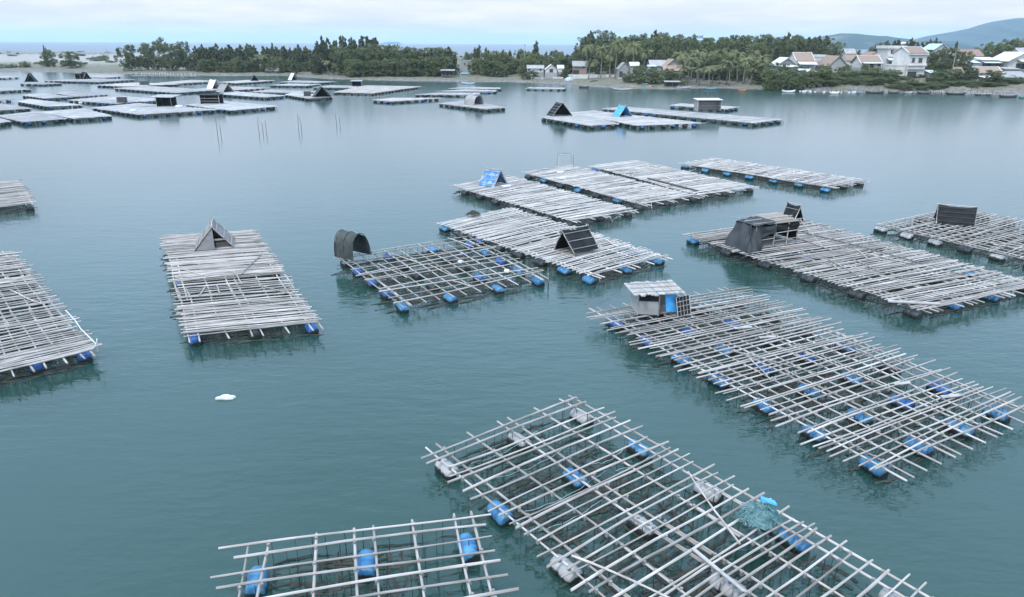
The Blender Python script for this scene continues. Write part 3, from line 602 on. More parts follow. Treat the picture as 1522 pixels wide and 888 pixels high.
house('village_house', 'long white house half hidden left of the white gable', 8.9,296,6.43,3.43,4.71,5.73, d=6, roof='side', wall=white_wall, rm=grey_roof, over=.3, windows=[(-2.6,.9,1,.8),(2,.9,1,.8)])
house('small_house', 'small white house right of the white gable under the trees', 18.83,294,2.4,3.56,4.82,5.84, d=5, roof='side', wall=white_wall, rm=W, over=.2)
house('shack', 'two storey shack with bare brick wall and grey upper roof', 26.01,288,4.96,2.56,6.04,7.52, d=6, roof='side', wall=brick_wall, rm=grey_roof, over=.6, windows=[(1.4,2.9,1.2,1.0)], door=[(-1.6,2.2,1.8)], cat='shack')
house('village_house', 'tall grey gabled house behind the palm trunks', 41.33,276,4,2.4,5.5,7.64, d=7, roof='front', wall=grey_wall, rm=grey_roof, over=.3, door=[(-1.2,1.1,2.0)])
house('small_house', 'small house with a white roof between palms and grey gable', 46.18,282,3.32,4.85,6.31,7.4, d=5, roof='side', wall=grey_wall, rm=W, over=.3)
house('village_house', 'small tan house between the palm grove and the village', 93.53,278,3.02,4.74,6.9,9.51, d=5, roof='side', wall=tile_roof, rm=tile_roof, over=.2)
house('ruin', 'roofless grey concrete building behind the trees', -21.03,326,5.01,3.05,6.56,6.98, d=6, roof='flat', wall=concrete, rm=concrete, over=.1, windows=[(-.2,2.4,1.0,1.2)], cat='ruin', door=[(1.6,1.0,1.8)])
house('hut', 'small teal hut beside the stilt hut', -19.97,305,2.49,1.38,2.04,2.57, d=2.5, roof='side', wall=teal_paint, rm=teal_paint, over=.2, cat='hut')
house('hut', 'thatched open hut on the bank under the palms', -109.84,338,4.59,1.04,2.21,3.96, d=4, roof='side', wall=board, rm=thatch, over=.8, open_front=True, cat='hut')
# garden walls: each a wall with coping and panel posts
def garden_wall(label, x0, x1, y, h):
    g = min(ground(x0, y), ground(x1, y)); r = thing('garden_wall', label, 'wall', ((x0+x1)/2, y, g-.3)); n = int((x1-x0)/3.2)
    for i in range(n):
        a = (x0-x1)/2+(x1-x0)*i/n; b = a+(x1-x0)/n
        MB().box(((a+b)/2, 0, h/2+.15), (b-a-.24, .16, h+.3)).build('panel', white_wall if rnd.random() < .75 else grey_wall, r)
        MB().box((a, 0, h/2+.2), (.236, .26, h+.4)).build('pillar', white_wall, r)
garden_wall('long white garden wall behind the palm trunks', 21.41, 39.42, 284, 1.7)
garden_wall('low white wall in front of the white gabled house', 7.1, 19.62, 288, 1.0)
# stilt hut at the water's edge
sh = thing('stilt_hut', 'dark open stilt hut standing over the mud bank', 'hut', (-26.57, 300, 0))
for ax in (-2.4,-.8,.8,2.4):
    for ay in (0, 2.4): MB().box((ax, ay, 1.6), (.14,.14,4.2)).build('post', wood_post, sh)
MB().box((0,1.2,1.5),(5.2,2.8,.12)).build('floor', board, sh); MB().slab([(-2.9,-.6,3.5),(2.9,-.6,3.5),(2.9,3,3.9),(-2.9,3,3.9)],.1).build('roof', grey_roof, sh); MB().box((-.6,2.3,2.5),(3.6,.08,1.8)).build('back_wall', dark_hull, sh)
# ------------------------------------------------------------------ bamboo rafts
rope_grey = mat('grey_lashing', (.16,.16,.15), (.30,.29,.27), scale=4, rough=.95)
def pole_proto(seed, rings, sides, m):
    """unit pole along x with a bend, taper and bamboo knots; y/z are in pole radii"""
    r = random.Random(seed); by, bz = r.gauss(0,1.6), r.uniform(-.4,.5); k2 = r.gauss(0,.7); V = []; F = []; tp = r.uniform(.62,.85)
    for i in range(rings):
        t = i/(rings-1); rad = (1-(1-tp)*t)*(1.10 if i % 2 else .97); cy = by*math.sin(math.pi*t)+k2*math.sin(2*math.pi*t)+(r.uniform(-.3,.3) if 0 < i < rings-1 else 0); cz = bz*math.sin(math.pi*t)
        for k in range(sides): a = 2*math.pi*k/sides; V.append((t, cy+math.cos(a)*rad, cz+math.sin(a)*rad))
    for i in range(rings-1):
        for k in range(sides): k2_ = (k+1) % sides; F.append((i*sides+k, (i+1)*sides+k, (i+1)*sides+k2_, i*sides+k2_))
    F.append(tuple(range(sides))); F.append(tuple(range((rings-1)*sides, rings*sides))[::-1])
    me = bpy.data.meshes.new('pole'); me.from_pydata(V, [], F); me.materials.append(m); return me
POLES = [pole_proto(100+i, 8, 6, bamboo) for i in range(14)]; PALE = [pole_proto(100+i, 8, 6, bamboo_pale) for i in range(14)]
def place_pole(name, p, q, rad, root, rr=rnd, ps=None):
    p, q = Vector(p), Vector(q)
    if rr.random() < .5: p, q = q, p
    o = link(name, rr.choice(ps or POLES), root); d = q-p
    o.location = p-root.location; o.rotation_mode = 'QUATERNION'; o.rotation_quaternion = d.to_track_quat('X', 'Z'); o.scale = (d.length, rad, rad); return o
def drum_proto(m):
    prof = [(-.45,0),(-.45,.22),(-.43,.265),(-.30,.28),(-.17,.283),(-.15,.297),(-.12,.297),(-.10,.283),(.10,.283),(.12,.297),(.15,.297),(.17,.283),(.30,.28),(.43,.265),(.45,.22),(.45,0)]
    V = []; F = []; n = 14
    for x, r in prof:
        for k in range(n): a = 2*math.pi*k/n; V.append((x, math.cos(a)*r, math.sin(a)*r))
    for i in range(len(prof)-1):
        for k in range(n): j = (k+1) % n; F.append((i*n+k, i*n+j, (i+1)*n+j, (i+1)*n+k))
    return np_mesh('drum', V, F, m, True)
DRUM = {'b': drum_proto(drum_blue), 'n': drum_proto(drum_navy), 'd': drum_proto(drum_dark), 'w': drum_proto(drum_white)}
def place_drum(c, u, x, y, rz, root, dz=0.):
    o = link('drum', DRUM[c], root); o.location = (x-root.location.x, y-root.location.y, .14+dz+u.uniform(-.03,.03)); o.rotation_euler = (u.uniform(-.4,.4), u.uniform(-.04,.04), rz+u.uniform(-.08,.08)); return o
def quad_pt(q, s, t):
    A, B, C, D = q
    return ((A[0]*(1-t)+B[0]*t)*(1-s)+(D[0]*(1-t)+C[0]*t)*s, (A[1]*(1-t)+B[1]*t)*(1-s)+(D[1]*(1-t)+C[1]*t)*s)
def stretch(q, ln):
    """lengthen a raft whose far end lies outside the frame: keep A, B and the side directions, length ln"""
    out = []
    for P0, P1 in ((q[1], q[2]), (q[0], q[3])):
        d = math.dist(P0, P1); out.append((P0[0]+(P1[0]-P0[0])*ln/d, P0[1]+(P1[1]-P0[1])*ln/d))
    return [q[0], q[1], out[0], out[1]]
def raft(label, q, segs, beams, drums, rows, over=(.1,.6), rad=.048, seed=0, strings=.8, loose=0, ln=None, group='large bamboo rafts on the near water', pair=.42, wild=.06, beam_r=.046, margin=.03, lines_n=8, ps=None, lash=False):
    """q = corners (cross poles run A>B, beams run A>D); segs = (s0, s1, spacing) of cross poles; beams = [(t, doubled)]; drums = {t: colours along the beam}"""
    r = random.Random(seed)
    if ln: q = stretch(q, ln)
    cx, cy = quad_pt(q, .5, .5); root = thing('bamboo_raft', label, 'raft', (cx, cy, 0), 0, group)
    A, B, C, D = q; wid = (math.dist(A, B)+math.dist(D, C))/2; lng = (math.dist(A, D)+math.dist(B, C))/2; lon = math.atan2((D[1]+C[1])-(A[1]+B[1]), (D[0]+C[0])-(A[0]+B[0]))
    zb = .575; zc = zb+beam_r+rad*.9; n = max(1, round(lng/7.5))
    for t, dbl in beams:
        for off in ((-pair/2/wid, pair/2/wid) if dbl else (0,)):
            for i in range(n):
                s0, s1 = i/n-(.05 if i else margin), (i+1)/n+(.05 if i < n-1 else margin)
                a, b = quad_pt(q, s0, t+off+r.uniform(-.008,.008)), quad_pt(q, s1, t+off+r.uniform(-.008,.008))
                place_pole('beam', (*a, zb+(.03 if i % 2 else 0)), (*b, zb+(.03 if i % 2 else 0)+r.uniform(-.02,.02)), beam_r*r.uniform(.9,1.15), root, r, ps)
    sp = MB(); lb = MB()
    for s0, s1, gap in segs:
        s = s0
        while s < s1:
            da, db = r.uniform(*over)/wid, r.uniform(*over)/wid; j = r.gauss(0, wild)/lng*1.6
            a, b = quad_pt(q, s-j, -da), quad_pt(q, s+j, 1+db); z = zc+r.uniform(-.015,.03)
            place_pole('pole', (*a, z), (*b, z+r.uniform(-.02,.02)), rad*r.uniform(.75,1.2), root, r, ps)
            if lash:
                for t, dbl in beams:
                    for off in ((-pair/2/wid, pair/2/wid) if dbl else (0,)):
                        if r.random() < .75: x, y = quad_pt(q, s, t+off); lb.box((x-cx, y-cy, zc-.035), (.075, .085, .13), r.uniform(0, 1.5))
            if strings:
                t = r.uniform(0, .08)
                while t < 1:
                    if r.random() < .8:
                        x, y = quad_pt(q, s, t); x -= cx; y -= cy; w = r.uniform(.010,.022); e = r.uniform(.1,.5); k = r.uniform(0, 3.14); dx, dy = math.cos(k)*w, math.sin(k)*w; ex, ey = r.uniform(-.06,.06), r.uniform(-.06,.06)
                        string(sp, x, y, z, w*.55, ex, ey, k, r)
                    t += strings/wid*r.uniform(.6,1.4)
            s += gap/lng*max(.25, r.gauss(1, .28))
    if lines_n:
        for k in range(int(lng*lines_n)):
            s0 = r.random(); a0, a1 = r.uniform(-.12,.3), r.uniform(.5,1.06)  # lines run past the A edge to draw in dark reflections of hanging ropes
            for t0, t1 in ((a0, a1),) if r.random() < .6 else ((a0, a0+.3), (a1-.3, a1)): floater(sp, q, s0, s0+r.gauss(0,.012), t0, t1, cx, cy, wid, r)
        for k in range(int(wid*lines_n*.9)):
            t0 = r.random(); b0 = r.uniform(-.02,.7); floater(sp, q, b0, b0+r.uniform(.1,.3), t0, t0+r.gauss(0,.02), cx, cy, lng, r)
    if sp.v: tag(sp.build('hanging_rope', rope_dark, root), kind='stuff')
    if lb.v: tag(lb.build('lashing', rope_grey, root), kind='stuff')
    for t, cs in drums.items():
        for i, c in enumerate(cs):
            if c == '-': continue
            s = (rows[0]+(rows[1]-rows[0])*i/max(1, len(cs)-1)) if isinstance(rows, tuple) else rows[i]
            x, y = quad_pt(q, s, t); place_drum(c, r, x, y, lon, root)
    for _ in range(loose):
        s, t, a, l = r.uniform(.1,.9), r.uniform(.1,.9), lon+r.uniform(-.7,.7), r.uniform(1.5,4.2); x, y = quad_pt(q, s, t)
        place_pole('pole', (x-math.cos(a)*l/2, y-math.sin(a)*l/2, zc+.09), (x+math.cos(a)*l/2, y+math.sin(a)*l/2, zc+.10), rad*r.uniform(.7,1), root, r, ps)
    return root, q
def floater(sp, q, s0, s1, t0, t1, cx, cy, ln, r):
    """growth-covered rope lying in the surface film under the raft, dipping in and out of the water; past the raft edge it draws in dark reflections"""
    n = max(3, int(ln*abs((t1-t0)+(s1-s0))/.22)); ph = r.uniform(0, 6.28); w = r.uniform(.022,.055); pts = []
    for i in range(n+1):
        f = i/n; x, y = quad_pt(q, s0+(s1-s0)*f, t0+(t1-t0)*f); pts.append((x-cx+.07*math.sin(f*n*.9+ph)+r.uniform(-.03,.03), y-cy+.07*math.cos(f*n*.7+ph)+r.uniform(-.03,.03), .018+.03*math.sin(f*n*.55+ph*2)))
    for p, e in zip(pts, pts[1:]):
        if p[2] < -.008 and e[2] < -.008: continue
        d = Vector((e[0]-p[0], e[1]-p[1], 0)); d = Vector((-d.y, d.x, 0)).normalized()*w*r.uniform(.6,1.6)
        sp.quad((p[0]-d.x,p[1]-d.y,p[2]-.02), (p[0],p[1],p[2]+.02), (e[0],e[1],e[2]+.02), (e[0]-d.x,e[1]-d.y,e[2]-.02)); sp.quad((p[0],p[1],p[2]+.02), (p[0]+d.x,p[1]+d.y,p[2]-.02), (e[0]+d.x,e[1]+d.y,e[2]-.02), (e[0],e[1],e[2]+.02))
def string(sp, x, y, z, w, ex, ey, k, r):
    """one rope hanging from a pole into the water, thick with growth below the surface"""
    c, d = math.cos(k), math.sin(k); lv = [(z, w, 0), (.0, w*1.3, .5), (-.12, w*5, .6), (-.55, w*r.uniform(5,9), 1), (-1.1, w*2, 1.2)]
    for a, b in ((c, d), (-d, c)):
        for (z0, w0, e0), (z1, w1, e1) in zip(lv, lv[1:]):
            sp.quad((x+ex*e0-a*w0, y+ey*e0-b*w0, z0), (x+ex*e0+a*w0, y+ey*e0+b*w0, z0), (x+ex*e1+a*w1, y+ey*e1+b*w1, z1), (x+ex*e1-a*w1, y+ey*e1-b*w1, z1))
def pairs(*ts): return [(t, True) for t in ts]
def lines(n): return [((i+.5)/n, False) for i in range(n)]

raft('sparse bamboo raft cut by the bottom edge, left of the big front raft', [(-7.11,16.34), (-1.44,17.71), (-0.36,13.08), (-6.41,13.04)], [(.0,1,.47)], pairs(0,.5,1)+[(.27,False),(.75,False)],
     {0: 'bb-b', .5: 'bb-b', 1: 'bbbb'}, (.10,.95), over=(.6,1.1), rad=.040, beam_r=.040, seed=1, lash=True, ln=9, strings=.6, pair=.55)
raft('big open bamboo raft in the foreground with blue and white drums', [(-2.55,21.39), (2.43,25.1), (9.89,15.26), (2.44,14.86)], [(.0,.30,.52),(.30,1,.34)], pairs(0,.5,1)+[(.25,False),(.75,False)],
     {0: 'wbwwbw', .5: 'wbwwbw', 1: 'wbwbwb'}, (.035,.97), over=(.25,.8), rad=.038, beam_r=.038, seed=2, lash=True, wild=.035, ln=16.5, loose=2, strings=.55, pair=.5)
raft('long bamboo raft with a box hut and many blue drums, right of centre', [(4.79,35.06), (12.59,38.55), (19.87,24.68), (12.68,20.53)], [(.0,.5,.30),(.5,1,.33)], pairs(0,.34,.66,1)+[(.11,False),(.22,False),(.45,False),(.56,False),(.78,False),(.89,False)],
     {.03: 'nnbbbbb', .34: 'dnbnbbb', .66: 'dndnbnb', .97: 'dddndnb'}, (.06,.965), over=(.5,1.5), rad=.037, seed=3, lash=True, loose=4, beam_r=.036, wild=.05, strings=.55, margin=.05)
raft('densely laid bamboo raft with a black tarpaulin hut', [(13.08,51.24), (23.41,56.18), (31.47,39.83), (22.14,35.62)], [(0,1,.2)], lines(6)+pairs(.02,.34,.66,.98),
     {.02: 'bddddd', .34: 'ddbbdb', .66: 'dddbdb', .98: 'dddbbb'}, (.02,.965), over=(.05,.6), rad=.042, seed=4, loose=8, strings=.8, wild=.10)
raft('grid raft with a black ridge shelter at the right edge', [(29.03,54.71), (39.3,61.33), (44.15,51.29), (34.65,44.86)], [(0,1,.36)], lines(13)+pairs(.02,.5,.98),
     {.02: 'wwwdwd', .5: 'dbdddd', .98: 'dddddd'}, (.01,.98), over=(.0,.4), rad=.040, seed=5, loose=4, strings=.9, wild=.08)
raft('nearly square raft of open bamboo grid with a dark arched shelter', [(-11.55,45.26), (-3.03,50.13), (2.09,41.01), (-6.04,36.03)], [(0,1,.78)], lines(11)+pairs(.02,.98),
     {.03: 'dnnnb', .34: 'ndddb', .67: 'bddnb', .97: 'nbnbb'}, (.04,.95), over=(.1,.6), rad=.037, beam_r=.036, seed=6, lash=True, loose=5, strings=.45, wild=.22)
raft('bamboo raft with a toppled black shelter, behind the open grid raft', [(-5.65,54.4), (-0.21,59.85), (10.28,45.35), (5.06,41.19)], [(0,1,.215)], pairs(.03,.5,.97)+[(.27,False),(.74,False)],
     {.02: 'bdndddbb', .5: 'dddddddb', .98: 'ddddddbb'}, (.02,.965), over=(.05,.55), rad=.040, seed=7, ps=PALE, loose=2, strings=.8)
raft('bamboo raft carrying a blue patched shelter', [(-5.83,70.11), (-0.36,75.6), (10.36,59.31), (4.89,55.53)], [(0,1,.19)], pairs(.03,.5,.97)+[(.27,False),(.74,False)],
     {.02: 'ddddddd', .5: 'ddddddd', .98: 'ddddddd'}, (.10,.965), over=(.05,.5), rad=.040, seed=8, ps=PALE, loose=2, strings=.8)
raft('bamboo raft with a pale bamboo rack, behind the blue shelter raft', [(1.34,78.18), (6.6,82.93), (17.38,65.43), (11.59,61.76)], [(0,1,.2)], pairs(.03,.5,.97)+[(.27,False),(.74,False)],
     {.02: 'dbdbdbd', .5: 'ddddddd', .98: 'ddddddd'}, (.03,.965), over=(.05,.4), rad=.040, seed=9, ps=PALE, loose=2, strings=.8)
raft('bamboo raft with a dark plank along it, second from the far right', [(9.15,82.53), (15,86.74), (24.21,70.23), (17.79,66.06)], [(0,1,.21)], pairs(.03,.5,.97)+[(.27,False),(.74,False)],
     {.02: 'ndddnddd', .5: 'dddddddd', .98: 'dddddddd'}, (.03,.965), over=(.05,.4), rad=.040, seed=10, ps=PALE, loose=3, strings=.8)
raft('empty bamboo raft with bright blue drums along its front, farthest of the middle rafts', [(20.24,84.86), (25.27,89.25), (37.29,74.3), (31.97,70.44)], [(0,1,.21)], pairs(.03,.5,.97)+[(.27,False),(.74,False)],
     {.02: 'bbbbbbb', .5: 'ddddddd', .98: 'ddddddd'}, (.02,.965), over=(.0,.35), rad=.040, seed=11, ps=PALE, loose=1, strings=.8)
raft('long bamboo raft with a small thatched tent, left of centre', [(-25.25,49.87), (-19.74,51.76), (-9.79,33.04), (-15.46,31.4)], [(0,.55,.145),(.55,.80,.36),(.80,1,.17)], pairs(.02,.5,.98)+[(.27,False),(.75,False)],
     {.03: 'dddnddn', .5: 'ddddddd', .97: 'ddddddn'}, (.03,.965), over=(.0,.5), rad=.042, seed=12, loose=6, strings=.6)
raft('bamboo raft at the left edge with an unfinished rope rail', [(-37.34,43.86), (-33.79,45.65), (-19.38,29.6), (-22.42,26.92)], [(0,.40,.28),(.40,.92,.34),(.92,1,.12)], pairs(.0,.5,.97)+[(.27,False),(.75,False)],
     {.03: 'ddddddn', .5: 'ddddddn', .97: 'ddddddn'}, (.03,.965), over=(.0,.7), rad=.042, seed=13, loose=1, strings=.6)
raft('corner of a bamboo raft at the left edge, above the others there', [(-56.36,67.34), (-50.49,71.78), (-42.08,61), (-47.3,55.75)], [(0,1,.24)], pairs(.05,.5,.97),
     {.03: 'ddd', .5: 'ddd', .97: 'ddd'}, (.1,.97), over=(.0,.5), rad=.040, seed=14, strings=.8)

# far rafts: decks too far away to tell the poles apart
def far_raft(label, q, seed, cols='ddddn', bright=1.0):
    r = random.Random(seed); cx, cy = quad_pt(q, .5, .5); root = thing('far_bamboo_raft', label, 'raft', (cx, cy, 0), 0, 'far bamboo rafts')
    A, B, C, D = q; wid = (math.dist(A, B)+math.dist(D, C))/2; lng = (math.dist(A, D)+math.dist(B, C))/2; along = lng >= wid
    pt = (lambda s, t: quad_pt(q, s, t)) if along else (lambda s, t: quad_pt(q, t, s)); n = int(max(lng, wid)/.21)
    mb = MB(); w2 = .07
    for i in range(n+1):
        s = (i+r.uniform(-.3,.3))/n
        if r.random() < .05: continue
        a, b = pt(s, -r.uniform(0,.06)), pt(s+r.gauss(0,.004), 1+r.uniform(0,.06)); z = .62+r.uniform(-.02,.05)
        c = ((a[0]+b[0])/2-cx, (a[1]+b[1])/2-cy, z); mb.box(c, (math.dist(a, b), w2*2*r.uniform(.7,1.1), .08), math.atan2(b[1]-a[1], b[0]-a[0]))
    tag(mb.build('deck', bamboo_far, root), kind='stuff')
    for t in (.04, .5, .96):
        a, b = pt(-.01, t), pt(1.01, t); o = MB().box(((a[0]+b[0])/2-cx, (a[1]+b[1])/2-cy, .535), (math.dist(a, b), .14, .08), math.atan2(b[1]-a[1], b[0]-a[0])).build('beam', bamboo_far, root)
    for (p, e) in ((A, D), (D, C), (A, B), (B, C)):
        l = math.dist(p, e); m = max(2, round(l/2.3)); rz = math.atan2((D[1]-A[1]) if along else (B[1]-A[1]), (D[0]-A[0]) if along else (B[0]-A[0]))
        if (p, e) in ((A, B), (B, C)) and l < 12 and seed % 2: continue
        for i in range(m):
            f = (i+.3+r.uniform(-.08,.08))/m; place_drum(r.choice(cols), r, p[0]+(e[0]-p[0])*f, p[1]+(e[1]-p[1])*f, rz, root, .08)
    sp = MB()
    for k in range(int(lng*1.6)):
        for (p, e) in ((A, D), (D, C)):
            f = r.random(); x, y = p[0]+(e[0]-p[0])*f-cx, p[1]+(e[1]-p[1])*f-cy; sp.box((x, y, .1), (.04,.04,1.0))
    tag(sp.build('hanging_rope', rope_dark, root), kind='stuff')
    return root
FAR = [
 ('far raft with a slatted dark shelter, front left of the pair right of centre', [(5.65,139.83), (12.21,150.79), (18.9,128.98), (13.43,125.98)]),
 ('far raft with a blue sheeted shelter, right of centre', [(11.73,150.01), (17.11,154.97), (34.11,130.86), (22.06,126.39)]),
 ('long far raft carrying a grey board hut', [(19.72,160.07), (24.82,165.65), (51.65,138.37), (43.81,131.92)]),
 ('small far raft behind the grey board hut', [(36.59,170.1), (40.38,175.84), (51.46,166.4), (47.13,160.87)]),
 ('far raft carrying a grey arched shelter', [(-17.39,172.46), (-11.75,181.19), (-1.56,161.36), (-5.89,157.69)]),
 ('pale narrow far raft left of the arched shelter raft', [(-34.7,181.81), (-30.83,189), (-18.41,189.89), (-29.54,177.82)]),
 ('pale far raft just behind the arched shelter raft', [(-26.8,202.06), (-21.68,210.09), (-9.36,210.19), (-9.23,202.87)]),
 ('far raft second from the mud bank at the centre', [(-22.38,216.99), (-15.04,226.39), (-5.02,222.91), (-5.49,217.13)]),
 ('far raft nearest the stilt hut', [(-20.15,230.43), (-13.73,239.76), (-4.02,236.16), (-4.12,229.73)]),
 ('thin pale raft moored by the mud shore near the pale blue heap', [(3.93,233.96), (5.11,239.19), (16.78,237.27), (15.95,231.47)]),
 ('broad bright far raft left of the open channel', [(-51.13,210.09), (-48.65,244.71), (-30.91,240.48), (-39.89,206.62)]),
 ('far raft just left of the broad bright one', [(-63.62,233.76), (-60.77,243.97), (-51.1,242.5), (-49.65,231.39)]),
 ('far raft with a dark ragged shelter and a crate', [(-61.93,199.36), (-62.28,210.67), (-47.05,191.46), (-52.14,186.28)]),
 ('far raft behind the dark ragged shelter', [(-75.45,210.8), (-72.99,221.1), (-55.39,212.44), (-60.95,206.09)]),
 ('bright far raft right below the white tent at mid left', [(-80.31,243.74), (-77.15,254.06), (-65.67,250.89), (-67.95,241.72)]),
 ('far raft with the small white tent near the bank', [(-83.29,263.35), (-80.98,275.3), (-64.02,267.21), (-69.47,260.14)]),
 ('far raft carrying a grey shack, left of the ragged shelter', [(-81.07,200.59), (-81.17,212.15), (-60.76,195.49), (-63.82,189.01)]),
 ('far raft with the larger white tent', [(-95.6,217.22), (-92.88,234.82), (-76.59,229), (-82.99,217)]),
 ('far raft with a dark heap by the mud bank at mid left', [(-103.96,260.33), (-98.95,276.46), (-88.68,273.47), (-95.99,254.82)]),
 ('long pale far raft just below the jetty on the left', [(-122.75,245.38), (-120.15,274.18), (-107.42,268.52), (-117.99,243.39)]),
 ('long far raft with scattered gear, below the long pale one', [(-120.76,223.02), (-118.28,236.27), (-88.06,216.26), (-93.92,204.61)]),
 ('far raft with a bamboo tripod, left of the scattered gear', [(-134.69,238.61), (-130.48,254.04), (-111.72,247.28), (-123.17,232.8)]),
 ('far raft with a dark tent and a box near the spit', [(-167.85,264.11), (-163.8,283.26), (-141.07,275.02), (-144.76,258.93)]),
 ('farthest raft on the left, right under the spit', [(-171.33,292.76), (-171.56,307.73), (-159.26,300.27), (-160.3,288.19)]),
 ('thin far raft with a dark peaked shelter, far left', [(-164.3,245.51), (-162.07,252.64), (-151.92,248.42), (-154.67,242.31)]),
 ('thin raft at the left edge nearest the spit', [(-202.38,286.79), (-203.03,296.28), (-194.59,291.22), (-196.34,284.05)]),
 ('far raft at the left edge below the peaked shelter', [(-155.98,212.11), (-154.04,222.14), (-141.31,215.91), (-145.44,208.06)]),
 ('small pale far raft third row from the left edge', [(-128.25,191.67), (-128.67,199.61), (-112.31,186.42), (-115.92,181.48)]),
 ('pale far raft behind the small one, merging with the next', [(-123.84,198.89), (-124.9,205.59), (-107.95,195.82), (-112.31,187.88)]),
 ('narrow raft at the left edge left of the small pale one', [(-129.44,175.21), (-127.03,181.14), (-121.82,178.8), (-123.39,173.93)]),
 ('far raft with drums all along its front, left of the hut pair', [(-115.93,171.12), (-118.95,179.45), (-95.81,162.42), (-101.32,158.5)]),
 ('raft at the left edge with one big drum at its corner', [(-118.84,158.45), (-119.39,167.7), (-101.56,153.41), (-105.43,148.73)]),
 ('far raft with a small crate near its right end', [(-107.44,176.74), (-104.34,188.47), (-88.75,172.55), (-90.82,166.86)]),
 ('long thin far raft behind the lean-to shelter', [(-101.95,181.56), (-102.08,190.11), (-85.54,180.03), (-87.1,173.08)]),
 ('wide far raft with the black lean-to shelter', [(-89.85,155.79), (-86.28,167.93), (-62.16,152.7), (-72.57,141.81)]),
 ('far raft with the black open frame shelter', [(-73.83,164.93), (-70.03,175.9), (-52.35,161.92), (-58.46,151.49)]),
 ('near edge raft of the left fleet, with drums at its right corner', [(-94.95,145.42), (-90.79,153.41), (-76.63,138.59), (-80.83,133.48)]),
 ('darker raft of the left fleet beside the left edge', [(-97.86,137.7), (-96.4,146.22), (-81.84,132.68), (-85.7,127.07)]),
 ('raft corner cut by the left edge, nearest of the left fleet', [(-100.27,132.95), (-98.91,137.38), (-88.55,127.6), (-89.46,123.15)])]
for i, (lab, q) in enumerate(FAR): far_raft(lab, q, 300+i)
# ------------------------------------------------------------------ shelters on the rafts
DZ = .70
def a_frame(label, p, yaw, w, d, h, sheet, front=None, battens=0, back=None, z=DZ, name='ridge_shelter', loc_tilt=None, batten_m=None):
    """ridge tent: open gable looks along -y; two sheet roofs over bamboo legs"""
    r = thing(name, label, 'shelter', (*p, z), yaw, 'shelters on the rafts'); t = .04; hw = w/2
    for sx in (-1, 1):
        q = [(sx*hw, 0, 0), (sx*hw, d, 0), (0, d, h), (0, 0, h)]
        ro = drape('roof_panel', [tuple(Vector(c)+Vector((rnd.uniform(-.05,.05), rnd.uniform(-.08,.08), rnd.uniform(0,.04)))) for c in q], sheet, r, .035, 10, rnd.randint(1,999))
        for k in range(battens):
            f = (k+.5)/battens; b = MB().tube([(sx*hw*(1-f)+sx*.06, -.06, h*f+.05), (sx*hw*(1-f)+sx*.06, d+.06, h*f+.05)], .022, sides=5); b.build('batten', batten_m or bamboo, ro)
    for y in (-.03, d+.03):
        for sx in (-1, 1): MB().tube([(sx*hw*1.06, y, -.02), (-sx*.12, y, h*1.1)], .035, sides=6).build('frame_pole', bamboo, r)
    MB().tube([(0, -.15, h+.05), (0, d+.15, h+.05)], .035, sides=6).build('ridge_pole', bamboo, r)
    if back: MB().slab([(-hw+.05, d-.02, 0), (hw-.05, d-.02, 0), (0, d-.02, h-.05)], .03).build('back_panel', back, r)
    if front == 'half': MB().slab([(-hw+.05, .02, 0), (.02, .02, 0), (.02, .02, h-.05)], .03).build('front_panel', board, r); MB().box((hw*.4, .05, h*.42), (hw*.8, .03, .12)).build('front_rail', bamboo, r); MB().box((hw*.42, d*.5, .16), (hw*.7, d*.5, .3)).build('bedding', tan_board, r)
    return r
def arch_hut(label, p, yaw, w, d, h, sheet, back=True, z=DZ, lean=0., hoop=None):
    r = thing('arched_shelter', label, 'shelter', (*p, z), yaw, 'shelters on the rafts'); n = 12; V = []; F = []; rr = random.Random(5)
    prof = [(-math.cos(math.pi*i/n)*w/2*(1 if abs(math.cos(math.pi*i/n)) < .99 else 1.05), math.sin(math.pi*i/n)**.75*h) for i in range(n+1)]
    ny = 6
    for j in range(ny):
        for i, (x, zz) in enumerate(prof): V.append((x+rr.uniform(-.06,.06)+lean*zz, d*j/(ny-1)+rr.uniform(-.07,.07), max(0, zz+rr.uniform(-.08,.04))))
    k = len(V)
    for j in range(ny):
        for i, (x, zz) in enumerate(prof): V.append((x*.965+lean*zz, d*j/(ny-1), max(0, zz*.965)))
    m = n+1
    for j in range(ny-1):
        for i in range(n): F.append((j*m+i, (j+1)*m+i, (j+1)*m+i+1, j*m+i+1)); F.append((k+j*m+i, k+j*m+i+1, k+(j+1)*m+i+1, k+(j+1)*m+i))
    for i in range(n): F.append((i, i+1, k+i+1, k+i)); e = (ny-1)*m; F.append((e+i, k+e+i, k+e+i+1, e+i+1))
    link('cover', np_mesh('cover', V, F, sheet), r)
    for y in (-.02, d/2, d+.02): MB().tube([(x*1.01+lean*zz, y, zz*1.01) for x, zz in prof], .03, sides=5).build('hoop', hoop or bamboo, r)
    if back: MB().slab([(x*.95+lean*zz, d-.05, zz*.95) for x, zz in prof], .02).build('back_panel', sheet, r)
    return r
